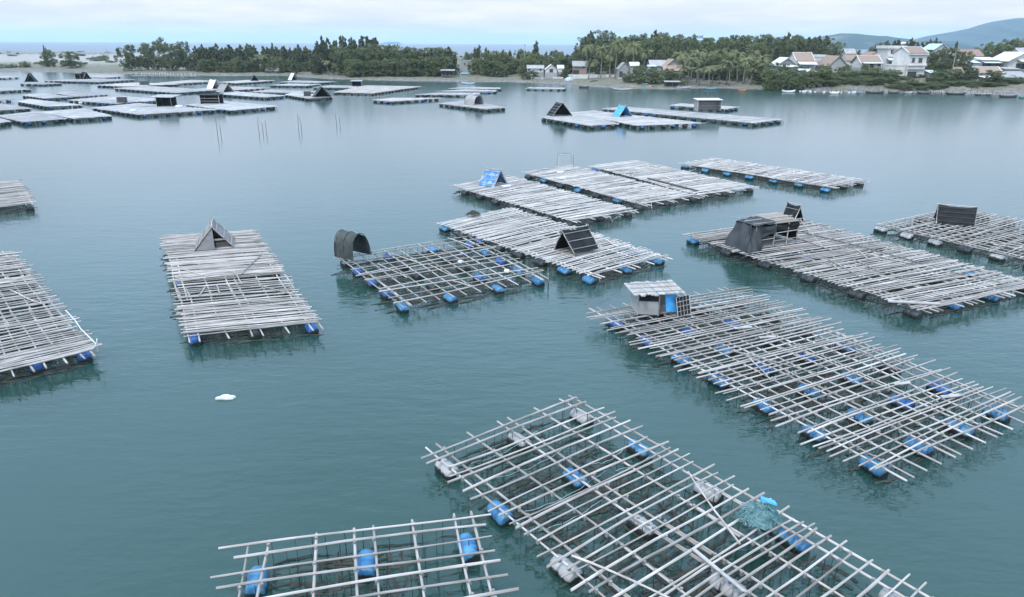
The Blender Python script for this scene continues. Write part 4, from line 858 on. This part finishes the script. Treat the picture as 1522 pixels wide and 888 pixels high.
def box_hut(label, p, yaw, w, d, h, wall, roof, rise=.25, open_side=True, z=DZ, over=.25, name='raft_hut', rails=0):
    r = thing(name, label, 'hut', (*p, z), yaw, 'shelters on the rafts')
    for sx in (-1, 1):
        for y, hh in ((.04, h), (d-.04, h+rise)): MB().box((sx*(w/2-.04), y, hh/2), (.08, .08, hh)).build('post', bamboo, r)
    MB().box((0, d-.02, (h+rise)/2), (w-.16, .04, h+rise)).build('back_wall', wall, r)
    for sx in ((-1, 1) if not open_side else (-1,)): MB().box((sx*(w/2-.02), d/2, h/2), (.04, d-.18, h)).build('side_wall', wall, r)
    MB().slab([(-w/2-over, -over, h), (w/2+over, -over, h), (w/2+over, d+over, h+rise), (-w/2-over, d+over, h+rise)], .07).build('roof', roof, r)
    for k in range(rails): MB().box((0, .02, h*(k+1)/(rails+1)), (w-.17, .04, .06)).build('rail', bamboo, r)
    return r

a_frame('small thatched tent with a dark opening, on the long raft left of centre', (-20.29,46.4), .35, 2.5, 2.5, 1.55, thatch, front='half', back=board, battens=3)
arch_hut('dark arched net shelter on the corner of the open grid raft', (-9.89,44.65), 1.0, 1.6, 1.6, 1.65, green_tarp, back=False, lean=-.1, hoop=dark_hull)
tp = a_frame('toppled black shelter with pale battens on its raft', (3.49,46.02), -.95, 2.2, 2.2, 1.5, black_sheet, battens=3, back=black_sheet); tp.rotation_euler = (0, -.16, -.95)
a_frame('blue patched ridge shelter on a middle raft', (-1.2,69.97), .95, 2.3, 1.9, 1.5, blue_patch, battens=4, back=thatch)
a_frame('black ridge shelter lying low on the raft at the right edge', (36.6,54.9), 1.15, 1.9, 2.6, 1.3, black_sheet, battens=4, back=black_sheet, batten_m=dark_hull)
# box hut of the blue drum raft
bh = thing('raft_hut', 'box hut with pale mat roof and blue sheet side on the blue drum raft', 'hut', (*(7.55,34.57), DZ), .12, 'shelters on the rafts')
for ax, ay in ((-1.35,0),(.05,-.35),(1.3,.1),(-1.35,1.7),(1.3,1.7)): MB().tube([(ax,ay,-.02),(ax,ay,1.5)], .045, sides=6).build('post', bamboo, bh)
MB().slab([(-1.35,.03,.05),(.02,-.31,.05),(.02,-.31,.95),(-1.35,.03,.95)], .03).build('lower_wall', grey_roof, bh); MB().slab([(-1.35,.035,.97),(.02,-.305,.97),(.02,-.305,1.42),(-1.35,.035,1.42)], .02).build('upper_wall', black_sheet, bh)
MB().slab([(-1.33,1.66,.02),(-1.33,.06,.02),(-1.33,.06,1.42),(-1.33,1.66,1.42)], .03).build('side_wall', grey_wall, bh); MB().box((0,1.72,.72),(2.6,.04,1.4)).build('back_wall', board, bh)
MB().slab([(.62,-.30,.25),(1.55,-.10,.10),(1.42,.06,1.46),(.50,-.12,1.46)], .03).build('sheet_wall', blue_tarp, bh); MB().box((0,.8,.03),(2.5,1.5,.05)).build('floor', tan_board, bh)
rf = MB(); rr = random.Random(3)
for k in range(15):
    x = -1.75+3.4*k/14; rf.box((x, .75+rr.uniform(-.12,.12), 1.55+rr.uniform(-.02,.03)), (.27, 2.7+rr.uniform(-.3,.3), .07), rr.uniform(-.06,.06))
rf.build('roof', mat_roof, bh); bh.scale = (.74,.74,.80)
for k in range(3): MB().tube([(-1.8,-.2+.9*k,1.64),(1.75,-.1+.9*k,1.65)], .03, sides=5).build('roof_pole', bamboo, bh)
gp = thing('grid_panel', 'dark grid panel leaning against the box hut', 'panel', (*(8.99,34.4), DZ), .55); gp.scale = (.85,.85,.85)
fr = MB().slab([(-.55,0,0),(.55,0,0),(.6,.35,1.15),(-.5,.35,1.15)], .03).build('backing', black_sheet, gp)
for k in range(5): MB().tube([(-.55+.27*k,-.04,0),(-.5+.27*k,.31,1.15)], .018, sides=5).build('bar', bamboo, gp)
for k in range(5): MB().tube([(-.55+.012*k,-.04+.0875*k,.02+.283*k),(.56+.01*k,-.04+.0875*k,.02+.283*k)], .018, sides=5).build('bar', bamboo, gp)
# black tarpaulin hut
th = thing('tarpaulin_hut', 'large black tarpaulin hut on bamboo posts with a plank roof', 'hut', (*(18.47,48), DZ), .42, 'shelters on the rafts')
for ax, ay, hh in ((-1.9,0,1.55),(-.2,0,1.6),(1.9,0,1.7),(-1.9,2.0,1.5),(0,2.0,1.6),(1.9,2.0,1.7),(1.0,0,1.6)): MB().tube([(ax,ay,-.02),(ax+.03,ay,hh)], .045, sides=6).build('post', bamboo, th)
for zz_, x0, x1 in ((.55,-1.9,-.2),(.95,-.2,1.9),(.4,-.2,1.9)): MB().tube([(x0,-.03,zz_),(x1,-.03,zz_+.05)], .03, sides=5).build('rail', bamboo, th)
MB().box((.0,2.02,.8),(3.8,.04,1.5)).build('back_wall', black_sheet, th); MB().box((1.92,1.0,.9),(.04,1.9,1.3)).build('side_wall', black_sheet, th); MB().box((.5,1.0,.04),(2.8,1.8,.06)).build('floor', board, th)
rf = MB()
for k in range(9): rf.box((.75, .05+.25*k, 1.66+.015*k), (2.5+.3*math.sin(k*3), .22, .05), .03*math.sin(k*5))
rf.build('roof', tan_board, th)
for k in range(3): MB().tube([(-2.1,.1+.95*k,1.76),(2.2,.0+.95*k,1.80)], .03, sides=5).build('roof_pole', bamboo, th)
drape('tarpaulin', [(-3.1,-.7,.05),(-1.7,-.55,.02),(-1.75,-.05,1.65),(-2.0,.6,1.5)], grey_tarp, th, .09, seed=2)
drape('tarpaulin', [(-3.1,-.7,.05),(-3.0,1.8,.02),(-1.9,2.0,1.5),(-2.0,.3,1.62)][::-1], grey_tarp, th, .08, seed=3)
drape('tarpaulin', [(-1.75,-.10,.75),(-.15,-.08,1.0),(-.1,-.06,1.6),(-1.8,-.04,1.65)], grey_tarp, th, .05, seed=4)
drape('tarpaulin', [(-2.05,-.05,1.60),(-.3,-.12,1.74),(-.3,2.05,1.86),(-2.0,2.05,1.58)], grey_tarp, th, .07, seed=8)
drape('tarpaulin', [(-.15,-.05,1.15),(1.95,-.05,1.05),(1.95,-.04,1.65),(-.1,-.04,1.58)], black_sheet, th, .05, seed=6)
MB().tube([(1.95,-.05,1.75),(2.9,-1.5,0)], .035, sides=6).build('stay_pole', bamboo, th)
a_frame('small black box tent behind the tarpaulin hut', (22.58,54.59), .5, 1.3, 1.2, 1.45, black_sheet, battens=2, back=black_sheet)
# far shelters
a_frame('slatted dark ridge shelter on a far raft right of centre', (9.67,141.88), .35, 4.2, 3.2, 2.5, black_sheet, battens=5, back=black_sheet, batten_m=grey_hull)
a_frame('blue sheeted ridge shelter on a far raft right of centre', (21.92,141.19), .45, 3.0, 2.4, 2.1, blue_tarp, battens=3, back=black_sheet)
box_hut('grey board hut on the long far raft', (40.82,151.57), .12, 5.0, 2.4, 2.2, board, white_roof, open_side=False, rise=.2, z=.95, rails=3)
arch_hut('grey arched shelter with a dark mouth on a far raft', (-7.83,168.16), .75, 2.8, 3.6, 2.0, grey_roof)
a_frame('dark ragged shelter at the end of its far raft', (-49.04,188.93), .4, 4.6, 3.0, 2.6, black_sheet, battens=2, back=black_sheet)
a_frame('white tent near the mud bank at mid left', (-81.31,275.61), .7, 3.2, 3.0, 2.5, foam, back=black_sheet)
a_frame('larger white tent in the middle of the left fleet', (-89.19,221.67), .9, 3.2, 3.4, 2.6, foam, back=black_sheet)
a_frame('grey shack shelter on a raft left of the ragged shelter', (-80.09,206.76), .9, 3.4, 3.8, 2.2, grey_roof, battens=2, back=black_sheet)
box_hut('black lean-to shelter on the wide raft of the left fleet', (-75.81,158.41), -.08, 3.4, 2.4, 2.0, black_sheet, grey_roof, rise=.3, over=.9)
box_hut('black open frame shelter on the right raft of the left fleet', (-68.97,166.11), .0, 4.4, 2.6, 1.9, black_sheet, black_sheet, rise=.2, rails=2)
a_frame('dark peaked shelter on a thin raft at far left', (-165.67,252.89), .3, 3.6, 2.4, 3.0, black_sheet, back=black_sheet)
a_frame('dark tent on the raft under the spit', (-158.88,275.52), .9, 3.0, 3.4, 2.6, black_sheet, back=black_sheet)
box_hut('dark box shelter left of the dark tent under the spit', (-162.18,275.16), .1, 1.9, 1.8, 1.7, black_sheet, black_sheet)
a_frame('dark heap shaped shelter by the mud bank at mid left', (-94.18,269.21), .4, 2.8, 2.2, 2.2, black_sheet, back=black_sheet)
box_hut('dark low box shelter on the broad bright raft', (-50.83,239.11), .1, 3.2, 2.0, 1.5, black_sheet, grey_roof)
def crate(label, p, w, d, h, m, z=DZ, yaw=.2):
    r = thing('crate', label, 'crate', (*p, z), yaw); n = 3
    for k in range(n):
        for y in (-d/2, d/2): MB().box((0, y, h*(k+.5)/n), (w, .05, h/n*.8)).build('slat', m, r)
        for x in (-w/2, w/2): MB().box((x, 0, h*(k+.5)/n), (.05, d-.052, h/n*.8)).build('slat', m, r)
    MB().box((0, 0, .03), (w-.06, d-.06, .04)).build('bottom', m, r); return r
crate('dark crate beside the ragged shelter on its far raft', (-54.28,193.51), 1.7, 1.4, 1.2, dark_hull)
crate('small dark crate on a raft of the left fleet', (-90.67,169.54), 1.9, 1.4, 1.2, dark_hull)
crate('dark crate on the raft with the bamboo tripod', (-120.5,240.82), 2.6, 1.6, 1.1, dark_hull)
# bamboo rack
rk = thing('bamboo_rack', 'pale empty bamboo rack standing on a middle raft', 'rack', (*(6.16,81.18), DZ), .15)
for ax, ay in ((-.85,0),(.75,.1),(-.75,1.3),(.8,1.3)): MB().tube([(ax*1.15,ay,0),(ax,ay,1.5)], .035, sides=6).build('post', bamboo, rk)
for p, q in (((-.9,0,.75),(.8,.1,.8)),((-.9,0,1.4),(.8,.1,1.42)),((-.8,1.3,1.4),(.85,1.3,1.42)),((-.85,0,1.42),(-.75,1.3,1.42)),((.77,0,1.42),(.8,1.3,1.42))): MB().tube([p, q], .03, sides=6).build('rail', bamboo, rk)
# brush heap, net heap, foam
def strand_heap(label, name, p, w, d, h, n, m, seed, z=DZ, cat='heap', thick=.02, core=None):
    r = random.Random(seed); mb = MB(); root = thing(name, label, cat, (*p, z))
    for k in range(n):
        a = r.uniform(0,6.28); q = math.sqrt(r.random()); x, y = math.cos(a)*q*w/2, math.sin(a)*q*d/2; zt = h*(1-q*q)**.6*r.uniform(.7,1.05)+.03; b = r.uniform(0,6.28); l = r.uniform(.06,.2)
        ex, ey = math.cos(b)*l, math.sin(b)*l
        mb.tube([(x-ex,y-ey,max(.02,zt-.12*r.random())),(x,y,zt+.03),(x+ex,y+ey,max(.02,zt-.14*r.random()))], thick*r.uniform(.5,1), sides=4)
    tag(mb.build('strands', m, root), kind='stuff')
    if core:
        V = []; F = []; nn, mm = 16, 7
        for j in range(mm+1):
            for i in range(nn): a = 2*math.pi*i/nn; q = math.cos(j/mm*math.pi/2); wob = 1+.13*math.sin(3*a+j)+.09*math.sin(7*a+j*2+seed); V.append((math.cos(a)*q*w/2*.94*wob, math.sin(a)*q*d/2*.94*wob, h*.93*math.sin(j/mm*math.pi/2)*(1+.1*math.sin(5*a))))
        for j in range(mm):
            for i in range(nn): k = (i+1) % nn; F.append((j*nn+i, j*nn+k, (j+1)*nn+k, (j+1)*nn+i))
        link('core', np_mesh('core', V, F, core, True), root)
    return root
strand_heap('dark heap of brush on the raft with the toppled shelter', 'brush_heap', (-3.22,56.54), 1.15, .9, .45, 150, dead_brush, 4)
nh = strand_heap('teal net bundle heaped over a blue sheet on the foreground raft', 'net_heap', (7.39,17.59), 1.15, .95, .45, 420, net_teal, 6, z=.72, thick=.013, core=net_teal)
MB().slab([(.05,.18,.50),(.48,.02,.44),(.52,.32,.36),(.15,.46,.42)], .05).build('blue_sheet', blue_tarp, nh)
def foam_block(label, p, z, w, d, h, yaw, seed, m=foam):
    r = random.Random(seed); n = 9; V = []; F = []
    for zz_, sc in ((0,.92),(h*.35,1),(h*.8,.97),(h,.85)):
        for i in range(n): a = 2*math.pi*i/n; k = (1+.28*math.sin(i*2.4+seed)+r.uniform(-.05,.05))*sc; V.append((math.cos(a)*w/2*k, math.sin(a)*d/2*k, zz_+(r.uniform(-.02,.02) if zz_ else 0)))
    for j in range(3):
        for i in range(n): k = (i+1) % n; F.append((j*n+i, j*n+k, (j+1)*n+k, (j+1)*n+i))
    V.append((0,0,h*1.04)); c = len(V)-1; F += [(3*n+i, 3*n+(i+1) % n, c, c) for i in range(n)]
    me = bpy.data.meshes.new('foam_block'); me.from_pydata(V, [], [tuple(dict.fromkeys(f)) for f in F]); me.materials.append(m)
    o = link('foam_block', me); o.location = (*p, z); o.rotation_euler = (0, 0, yaw); return tag(o, label, 'foam block')
foam_block('white foam block drifting alone on the open water', (-11.94,26.33), -.05, .66, .36, .15, .15, 2)
foam_block('white foam scrap on the open grid raft', (-3.35,43.56), .71, .30, .25, .14, .3, 3)
foam_block('white foam block at the right corner of the open grid raft', (-0.3,41.62), .71, .34, .26, .16, .3, 4)
foam_block('white foam scrap on the raft with the bamboo rack', (5.29,77.15), .71, .8, .45, .22, .3, 5)
foam_block('white foam scrap beside the blue patched shelter', (-0.65,69.29), .71, 1.1, .6, .14, .3, 6)
for lab_, p_, w_ in (('pale mat scrap on the blue drum raft behind its hut', (11.5,32.62), 1.0), ('pale mat scrap in the middle of the blue drum raft', (12.31,31.44), .9), ('pale mat scrap among the poles at the right of the blue drum raft', (16.27,26.54), .8), ('pale mat scrap near the front end of the blue drum raft', (17.64,25.42), .9)):
    o = MB().slab([(-w_/2,-.10,0),(w_/2,-.07,0),(w_/2+.08,.09,0),(-w_/2+.05,.11,0)], .03).build('mat_scrap', mat_roof); o.location = (*p_, .735); o.rotation_euler = (.02, .03, .25); tag(o, lab_, 'mat')
foam_block('white foam scrap on the wide raft of the left fleet', (-76.78,147.04), .71, .9, .6, .4, .3, 7)
foam_block('white foam piece near the lean-to shelter', (-72.23,157.6), .71, 1.2, .7, .4, .3, 8)
foam_block('white foam piece on the raft with drums along its front', (-98.15,165.73), .71, .7, .6, .4, .3, 9)
# pale plank and stays
pl = MB().slab([(-1.35,-.16,0),(1.3,-.14,0),(1.35,.15,0),(-1.3,.17,0)], .06).build('pale_plank', mat_roof); pl.location = (*(22.02,36.37), .74); pl.rotation_euler = (0,0,-.16); tag(pl, 'pale broken plank at the front corner of the tarpaulin hut raft', 'plank')
pl = MB().slab([(-.95,-.05,0),(.9,-.04,0),(1.0,.05,0),(-.9,.06,0)], .04).build('split_plank', mat_roof); pl.location = (*(5.54,15.35), .76); pl.rotation_euler = (0,0,-1.05); tag(pl, 'pale split plank lying across poles near the bottom edge', 'plank')
pl = MB().tube([(-4.6,0,0),(0,.1,.05),(4.6,0,0)], .05, .04, 6).build('long_pole', wood_post); a_, b_ = (22.46,50.5), (25.88,44.71); pl.location = ((a_[0]+b_[0])/2, (a_[1]+b_[1])/2, .78); pl.rotation_euler = (0,0,math.atan2(b_[1]-a_[1], b_[0]-a_[0])); tag(pl, 'long brown pole lying lengthwise behind the tarpaulin hut', 'pole')
pl = MB().box((0,0,.04),(7.6,.3,.07)).build('dark_plank', dark_hull); a_, b_ = (14.32,73.92), (17.7,67.55); pl.location = ((a_[0]+b_[0])/2, (a_[1]+b_[1])/2, .74); pl.rotation_euler = (0,0,math.atan2(b_[1]-a_[1], b_[0]-a_[0])); tag(pl, 'dark plank laid along a middle raft', 'plank')
# teal ropes strung between the poles of the foreground raft
for i, (a, b) in enumerate((((-1.37,20.75), (1,23)), ((-0.55,19.89), (2.18,22.08)), ((0.43,18.12), (3.18,20.39)), ((0.81,17.23), (3.12,19.07)), ((2.77,20.79), (4.08,21.87)), ((3.52,20.39), (5.56,22.11)))):
    pts = [(a[0]+(b[0]-a[0])*t, a[1]+(b[1]-a[1])*t, .52-.22*math.sin(math.pi*t)+.03*math.sin(t*23+i)) for t in [k/12 for k in range(13)]]
    o = MB().tube(pts, .013, sides=4).build('teal_rope', rope_teal); tag(o, 'thin teal rope slung under the poles of the foreground raft', 'rope', 'teal ropes of the foreground raft')
# rope rail on the left edge raft
rl = thing('rope_rail', 'sagging pale rope rail on sticks at the corner of the left edge raft', 'railing', (*(-20.43,30.8), .7))
pts_ = [(-22.64,33.48), (-21.47,32.29), (-20.51,31.08), (-18.84,29.42), (-19.06,29.87)]
o0 = rl.location
MB().tube([(x-o0.x, y-o0.y, .45-.1*(k % 2)) for k, (x, y) in enumerate(pts_)], .02, sides=5).build('rope', foam, rl)
for x, y in pts_[:4]: MB().tube([(x-o0.x, y-o0.y, 0), (x-o0.x, y-o0.y, .46)], .02, sides=5).build('stick', bamboo, rl)
# mooring stays
for lab, a, za, b, zb_ in (('stay pole slanting into the water from the bamboo rack raft', (12.68,64.15), .75, (12.61,62.51), -.3), ('stay pole slanting into the water at the blue shelter raft', (7.95,58.02), .7, (8.5,57.6), -.2),
                           ('upright pale post at the right corner of the open grid raft', (2.2,40.95), .85, (2.25,41.52), -.3), ('stay pole slanting down at the toppled shelter raft', (5.34,41.85), .75, (5.56,41.97), -.3)):
    MBo = MB().tube([(*a, za), (*b, zb_)], .035, sides=6).build('mooring_pole', bamboo); tag(MBo, lab, 'pole')
# stakes standing in the open water
for i, (lab, p, hh, n) in enumerate((('pair of thin stakes in the water, leftmost of four sets', (-46.62,114.24), 2.8, 2), ('forked thin stakes in the water, second set from the left', (-41.59,118.98), 2.5, 3), ('tall pair of thin stakes in the water, third set from the left', (-36.31,123.1), 2.7, 2), ('short forked stake in the water, rightmost of four sets', (-31.29,129.64), 2.2, 2))):
    r = thing('water_stakes', lab, 'stakes', (*p, 0), 0, 'stakes in the open water'); q = random.Random(i)
    for k in range(n): x = (k-.5)*.6; MB().tube([(x, 0, -1), (x+q.uniform(-.1,.1), 0, hh*.5), (x+q.uniform(-.25,.25)-.1, 0, hh*(1 if k == 0 else q.uniform(.35,.9)))], .045, .025, 5).build('stake', dark_hull, r)

# ------------------------------------------------------------------ shore clutter: boats, jetties, stakes, heaps
def boat(label, p, ln, yaw, hull, inside=None, cabin=None, z=0.):
    r = thing('small_boat', label, 'boat', (*p, z), yaw, 'small boats along the shore'); n = 10; V = []; F = []
    for i in range(n+1):
        t = i/n*2-1; wd = ln*.15*max(.04, (1-abs(t)**2.4)); sh_ = .30+.32*t*t; V += [(t*ln/2, -wd, .15+sh_), (t*ln/2*.93, -wd*.6, -.12+.25*t*t), (t*ln/2*.93, wd*.6, -.12+.25*t*t), (t*ln/2, wd, .15+sh_), (t*ln/2*.98, wd*.88, .13+sh_), (t*ln/2*.9, wd*.5, .02+.25*t*t), (t*ln/2*.9, -wd*.5, .02+.25*t*t), (t*ln/2*.98, -wd*.88, .13+sh_)]
    for i in range(n):
        for k in range(8): j = (k+1) % 8; F.append((i*8+k, (i+1)*8+k, (i+1)*8+j, i*8+j))
    link('hull', np_mesh('hull', V, F, hull, False), r)
    for x in (-.22, .12): MB().box((ln*x, 0, .36), (.22, ln*.24, .05)).build('thwart', inside or board, r)
    if cabin:
        MB().box((ln*.18, 0, .95), (ln*.22, ln*.2, .9)).build('cabin', cabin, r); MB().box((ln*.18, 0, 1.43), (ln*.26, ln*.24, .07)).build('cabin_roof', cabin, r)
    return r
for b_ in (('yellow boat with a teal cabin drawn up at the bank', (43.36,250.55), 7.5, .05, yellow_paint, None, teal_paint), ('dark boat moored left of the covered landing', (49.04,249.13), 4.5, .1, dark_hull), ('pale boat drawn up at the end of the beach', (57.43,247.96), 5, .15, grey_hull),
           ('teal boat lying low off the beach under the palms', (65.21,243.08), 4.6, .0, teal_paint), ('small orange boat at the foot of the beach', (73.2,235), 2.8, .1, orange_paint), ('white boat in front of the mangroves at their left end', (86.61,231.12), 4.4, .05, foam),
           ('pale boat under the middle of the mangroves', (98.01,224.13), 3.6, .3, foam), ('teal boat at the right end of the mangroves', (106.27,226.01), 3.2, .9, teal_paint), ('long dark boat right of the teal boat by the mangroves', (112.37,228.37), 6.2, .05, dark_hull), ('white boat at the right edge of the mangroves', (118.09,236.66), 3.6, -.3, grey_hull),
           ('dark boat below the tall white house', (117.8,227.54), 3.8, .1, dark_hull), ('pale boat below the tall white house', (122.24,227.26), 3.4, .4, grey_hull), ('dark boat right of the tall white house', (126.89,227), 4.4, -.1, dark_hull),
           ('dark boat with teal rim in front of the paired bushes', (134.86,223.95), 6.5, .02, dark_hull, teal_paint), ('pale boat beneath the tan roofed shore house', (140.76,220.26), 5.6, .05, grey_hull), ('long grey boat at the shore near the right edge', (143.75,213.15), 6, .12, dark_hull, teal_paint), ('teal boat cut by the right edge', (146.22,209.31), 4.5, .1, teal_paint),
           ('pale blue boat moored by the stilt hut', (-16.31,268.02), 5, .0, light_blue), ('dark boat on the mud left of the pale blue heap', (23.96,248.83), 3.6, .1, dark_hull), ('white boat at the mud edge under the palms', (35.21,236.99), 6.5, .0, grey_hull)):
    boat(*b_)
def jetty(label, p, ln, yaw, h=1.0, w=1.4):
    r = thing('jetty', label, 'jetty', (*p, 0), yaw, 'small jetties'); n = int(ln/.35)
    for k in range(n): MB().box((ln*(k+.5)/n, 0, h), (ln/n*.8, w, .06)).build('plank', grey_hull, r)
    for k in range(int(ln/1.8)+1):
        for sy in (-1, 1): MB().box((min(ln, k*1.8), sy*(w/2-.08), h/2-.3), (.12,.12,h+1.2)).build('post', wood_post, r)
jetty('pale jetty with posts right of the tall white house', (127.15,223.36), 3.8, .0, 1.0, 2.0); jetty('low jetty in front of the tan roofed shore house', (137.43,219.42), 6.0, .03, .6); jetty('low jetty below the right edge sheds', (143.58,215.9), 5, .08, .5)
jetty('low white jetty on the left below the big dark clump', (-157.48,305.15), 26, .02, .7, 2.2)
def landing(label, x, y, w):
    r = thing('covered_landing', label, 'landing', (x, y, 0))
    for ax in (-w/2, 0, w/2):
        for ay in (0, 2): MB().box((ax, ay, 1.0), (.14,.14,2.6)).build('post', wood_post, r)
    MB().slab([(-w/2-.4,-.5,2.1),(w/2+.4,-.5,2.1),(w/2+.4,2.4,2.35),(-w/2-.4,2.4,2.35)],.08).build('roof', grey_roof, r); MB().box((0,1,.5),(w,2,.1)).build('floor', board, r); MB().box((0,1.9,1.2),(w,.06,1.2)).build('back_wall', dark_hull, r)
landing('covered landing over dark water beside the beach', 53.59, 248, 4.6)
strand_heap('pale blue sheeted heap on the mud shore', 'sheeted_heap', (20.92,278.65), 3.6, 2.4, 1.7, 60, light_blue, 8, z=.5, core=light_blue, thick=.05)
strand_heap('teal net spread on the mud bank below the dark grove', 'net_spread', (-44.02,306.55), 4.6, 3, .9, 80, net_teal, 9, z=.5, core=net_teal, thick=.04)
strand_heap('blue sheet hung under the front palms', 'hung_sheet', (84.24,306.02), 3.0, 1.2, .9, 40, blue_tarp, 10, z=3.2, core=blue_tarp, thick=.04)
strand_heap('dark heap of driftwood on the mud below the palms', 'driftwood_heap', (29.92,270.21), 4.5, 2, 1.1, 160, dead_brush, 11, z=.4, thick=.09)
strand_heap('grey heap of old poles on the mud right of the dark bush', 'pole_heap', (13.61,285.31), 6, 2, .8, 160, wood_post, 12, z=.4, thick=.09)
def stakes(n, u0, u1, label, group, hh=(1.2,3.0), off=(-3.5,1.0), m=None):
    for i in range(n):
        a = u0+(u1-u0)*(i+rnd.uniform(.1,.9))/n; y = shore_y(a)+rnd.uniform(*off); h = rnd.uniform(*hh)
        o = MB().tube([(0,0,-1.2),(rnd.uniform(-.12,.12),0,h*.5),(rnd.uniform(-.25,.25),0,h)], .07, .05, 5).build('mooring_stake', m or wood_post); o.location = (a*y, y, 0); tag(o, label, 'stake', group)
stakes(36, 0.3498, 0.5105, 'mooring stake in the row in front of the mangroves', 'stakes in front of the mangroves')
stakes(18, 0.5114, 0.6788, 'mooring stake among the boats of the village shore', 'stakes of the village shore', (.8,2.2))
stakes(16, -0.0976, 0.0790, 'mooring stake along the muddy middle shore', 'stakes of the muddy shore', (.6,1.6))
stakes(10, -0.2560, -0.1836, 'thin stake in the shallows below the tall grove', 'stakes below the tall grove', (.5,1.4))
stakes(22, -0.5179, -0.4276, 'white topped stake of the row below the big dark clump', 'white stakes on the left', (.5,1.2), (-3,-.5), foam)
for i in range(16):
    a = rnd.uniform(0.3834, 0.4651); y = shore_y(a)-rnd.uniform(1.5,4.5); foam_block('white foam float bobbing in front of the mangroves', (a*y, y), -.05, rnd.uniform(.5,1.1), rnd.uniform(.4,.6), rnd.uniform(.3,.6), rnd.uniform(0,3), 20+i)['group'] = 'foam floats by the mangroves'
# utility poles
for lab, x, y, zt in (('tall utility pole in front of the large dark trees', 151.95,257,11.93), ('thin mast above the trees behind the ruin', -14.5,330,11.98), ('thin mast above the round trees left of the palms', 5.03,330,13.75), ('thin mast standing on the spit', -304.41,560,9.19), ('pale post at the shore by the ruin', -21.49,302,8)):
    g = ground(x, y); r = thing('utility_pole', lab, 'pole', (x, y, g)); MB().tube([(0,0,-.3),(0,0,zt-g)], .14, .09, 7).build('shaft', concrete, r); MB().box((0,-.12,zt-g-.5),(1.2,.08,.1)).build('crossarm', wood_post, r)
# rocks of the sea wall on the far side of the spit
rk_m = mat('sea_wall_rock', (.24,.23,.225), (.36,.345,.335), scale=1, rough=.95, rand=.15)
def rock_me(seed):
    r = random.Random(seed); V = []; F = []; n = 6
    for zz_, sc in ((-.3,.9),(.25,1),(.7,.6)):
        for i in range(n): a = 2*math.pi*i/n+r.uniform(-.2,.2); V.append((math.cos(a)*sc*r.uniform(.8,1.2), math.sin(a)*sc*r.uniform(.8,1.2), zz_+r.uniform(-.1,.1)))
    for j in range(2):
        for i in range(n): k = (i+1) % n; F.append((j*n+i, j*n+k, (j+1)*n+k, (j+1)*n+i))
    F.append(tuple(range(2*n, 3*n))); return V, F
mb = MB(); r_ = random.Random(99)
for i in range(1500):
    a = r_.uniform(SA[0], -0.5225); y = r_.uniform(690, 850); z = ground(a*y, y); V, F = rock_me(i); s = r_.uniform(.5,1.6); n0 = len(mb.v)
    mb.v += [(a*y+v[0]*s, y+v[1]*s, z+v[2]*s*.9) for v in V]; mb.f += [tuple(n0+k for k in f) for f in F]
tag(mb.build('rock_bank', rk_m), 'grey bank of rocks along the sea side of the spit', kind='stuff')
# ------------------------------------------------------------------ haze
hz = MB(); hz.box((0, S/2-400, 128), (2*S+400, S+1200, 264))
hm = bpy.data.materials.new('sea_haze'); hm.use_nodes = True; N = hm.node_tree.nodes; N.clear()
pv = N.new('ShaderNodeVolumePrincipled'); pv.inputs['Color'].default_value = (.70,.87,1,1); pv.inputs['Density'].default_value = .00009; pv.inputs['Anisotropy'].default_value = .2
ou = N.new('ShaderNodeOutputMaterial'); hm.node_tree.links.new(pv.outputs[0], ou.inputs['Volume'])
tag(hz.build('haze', hm), label='pale sea haze in the air', kind='stuff')
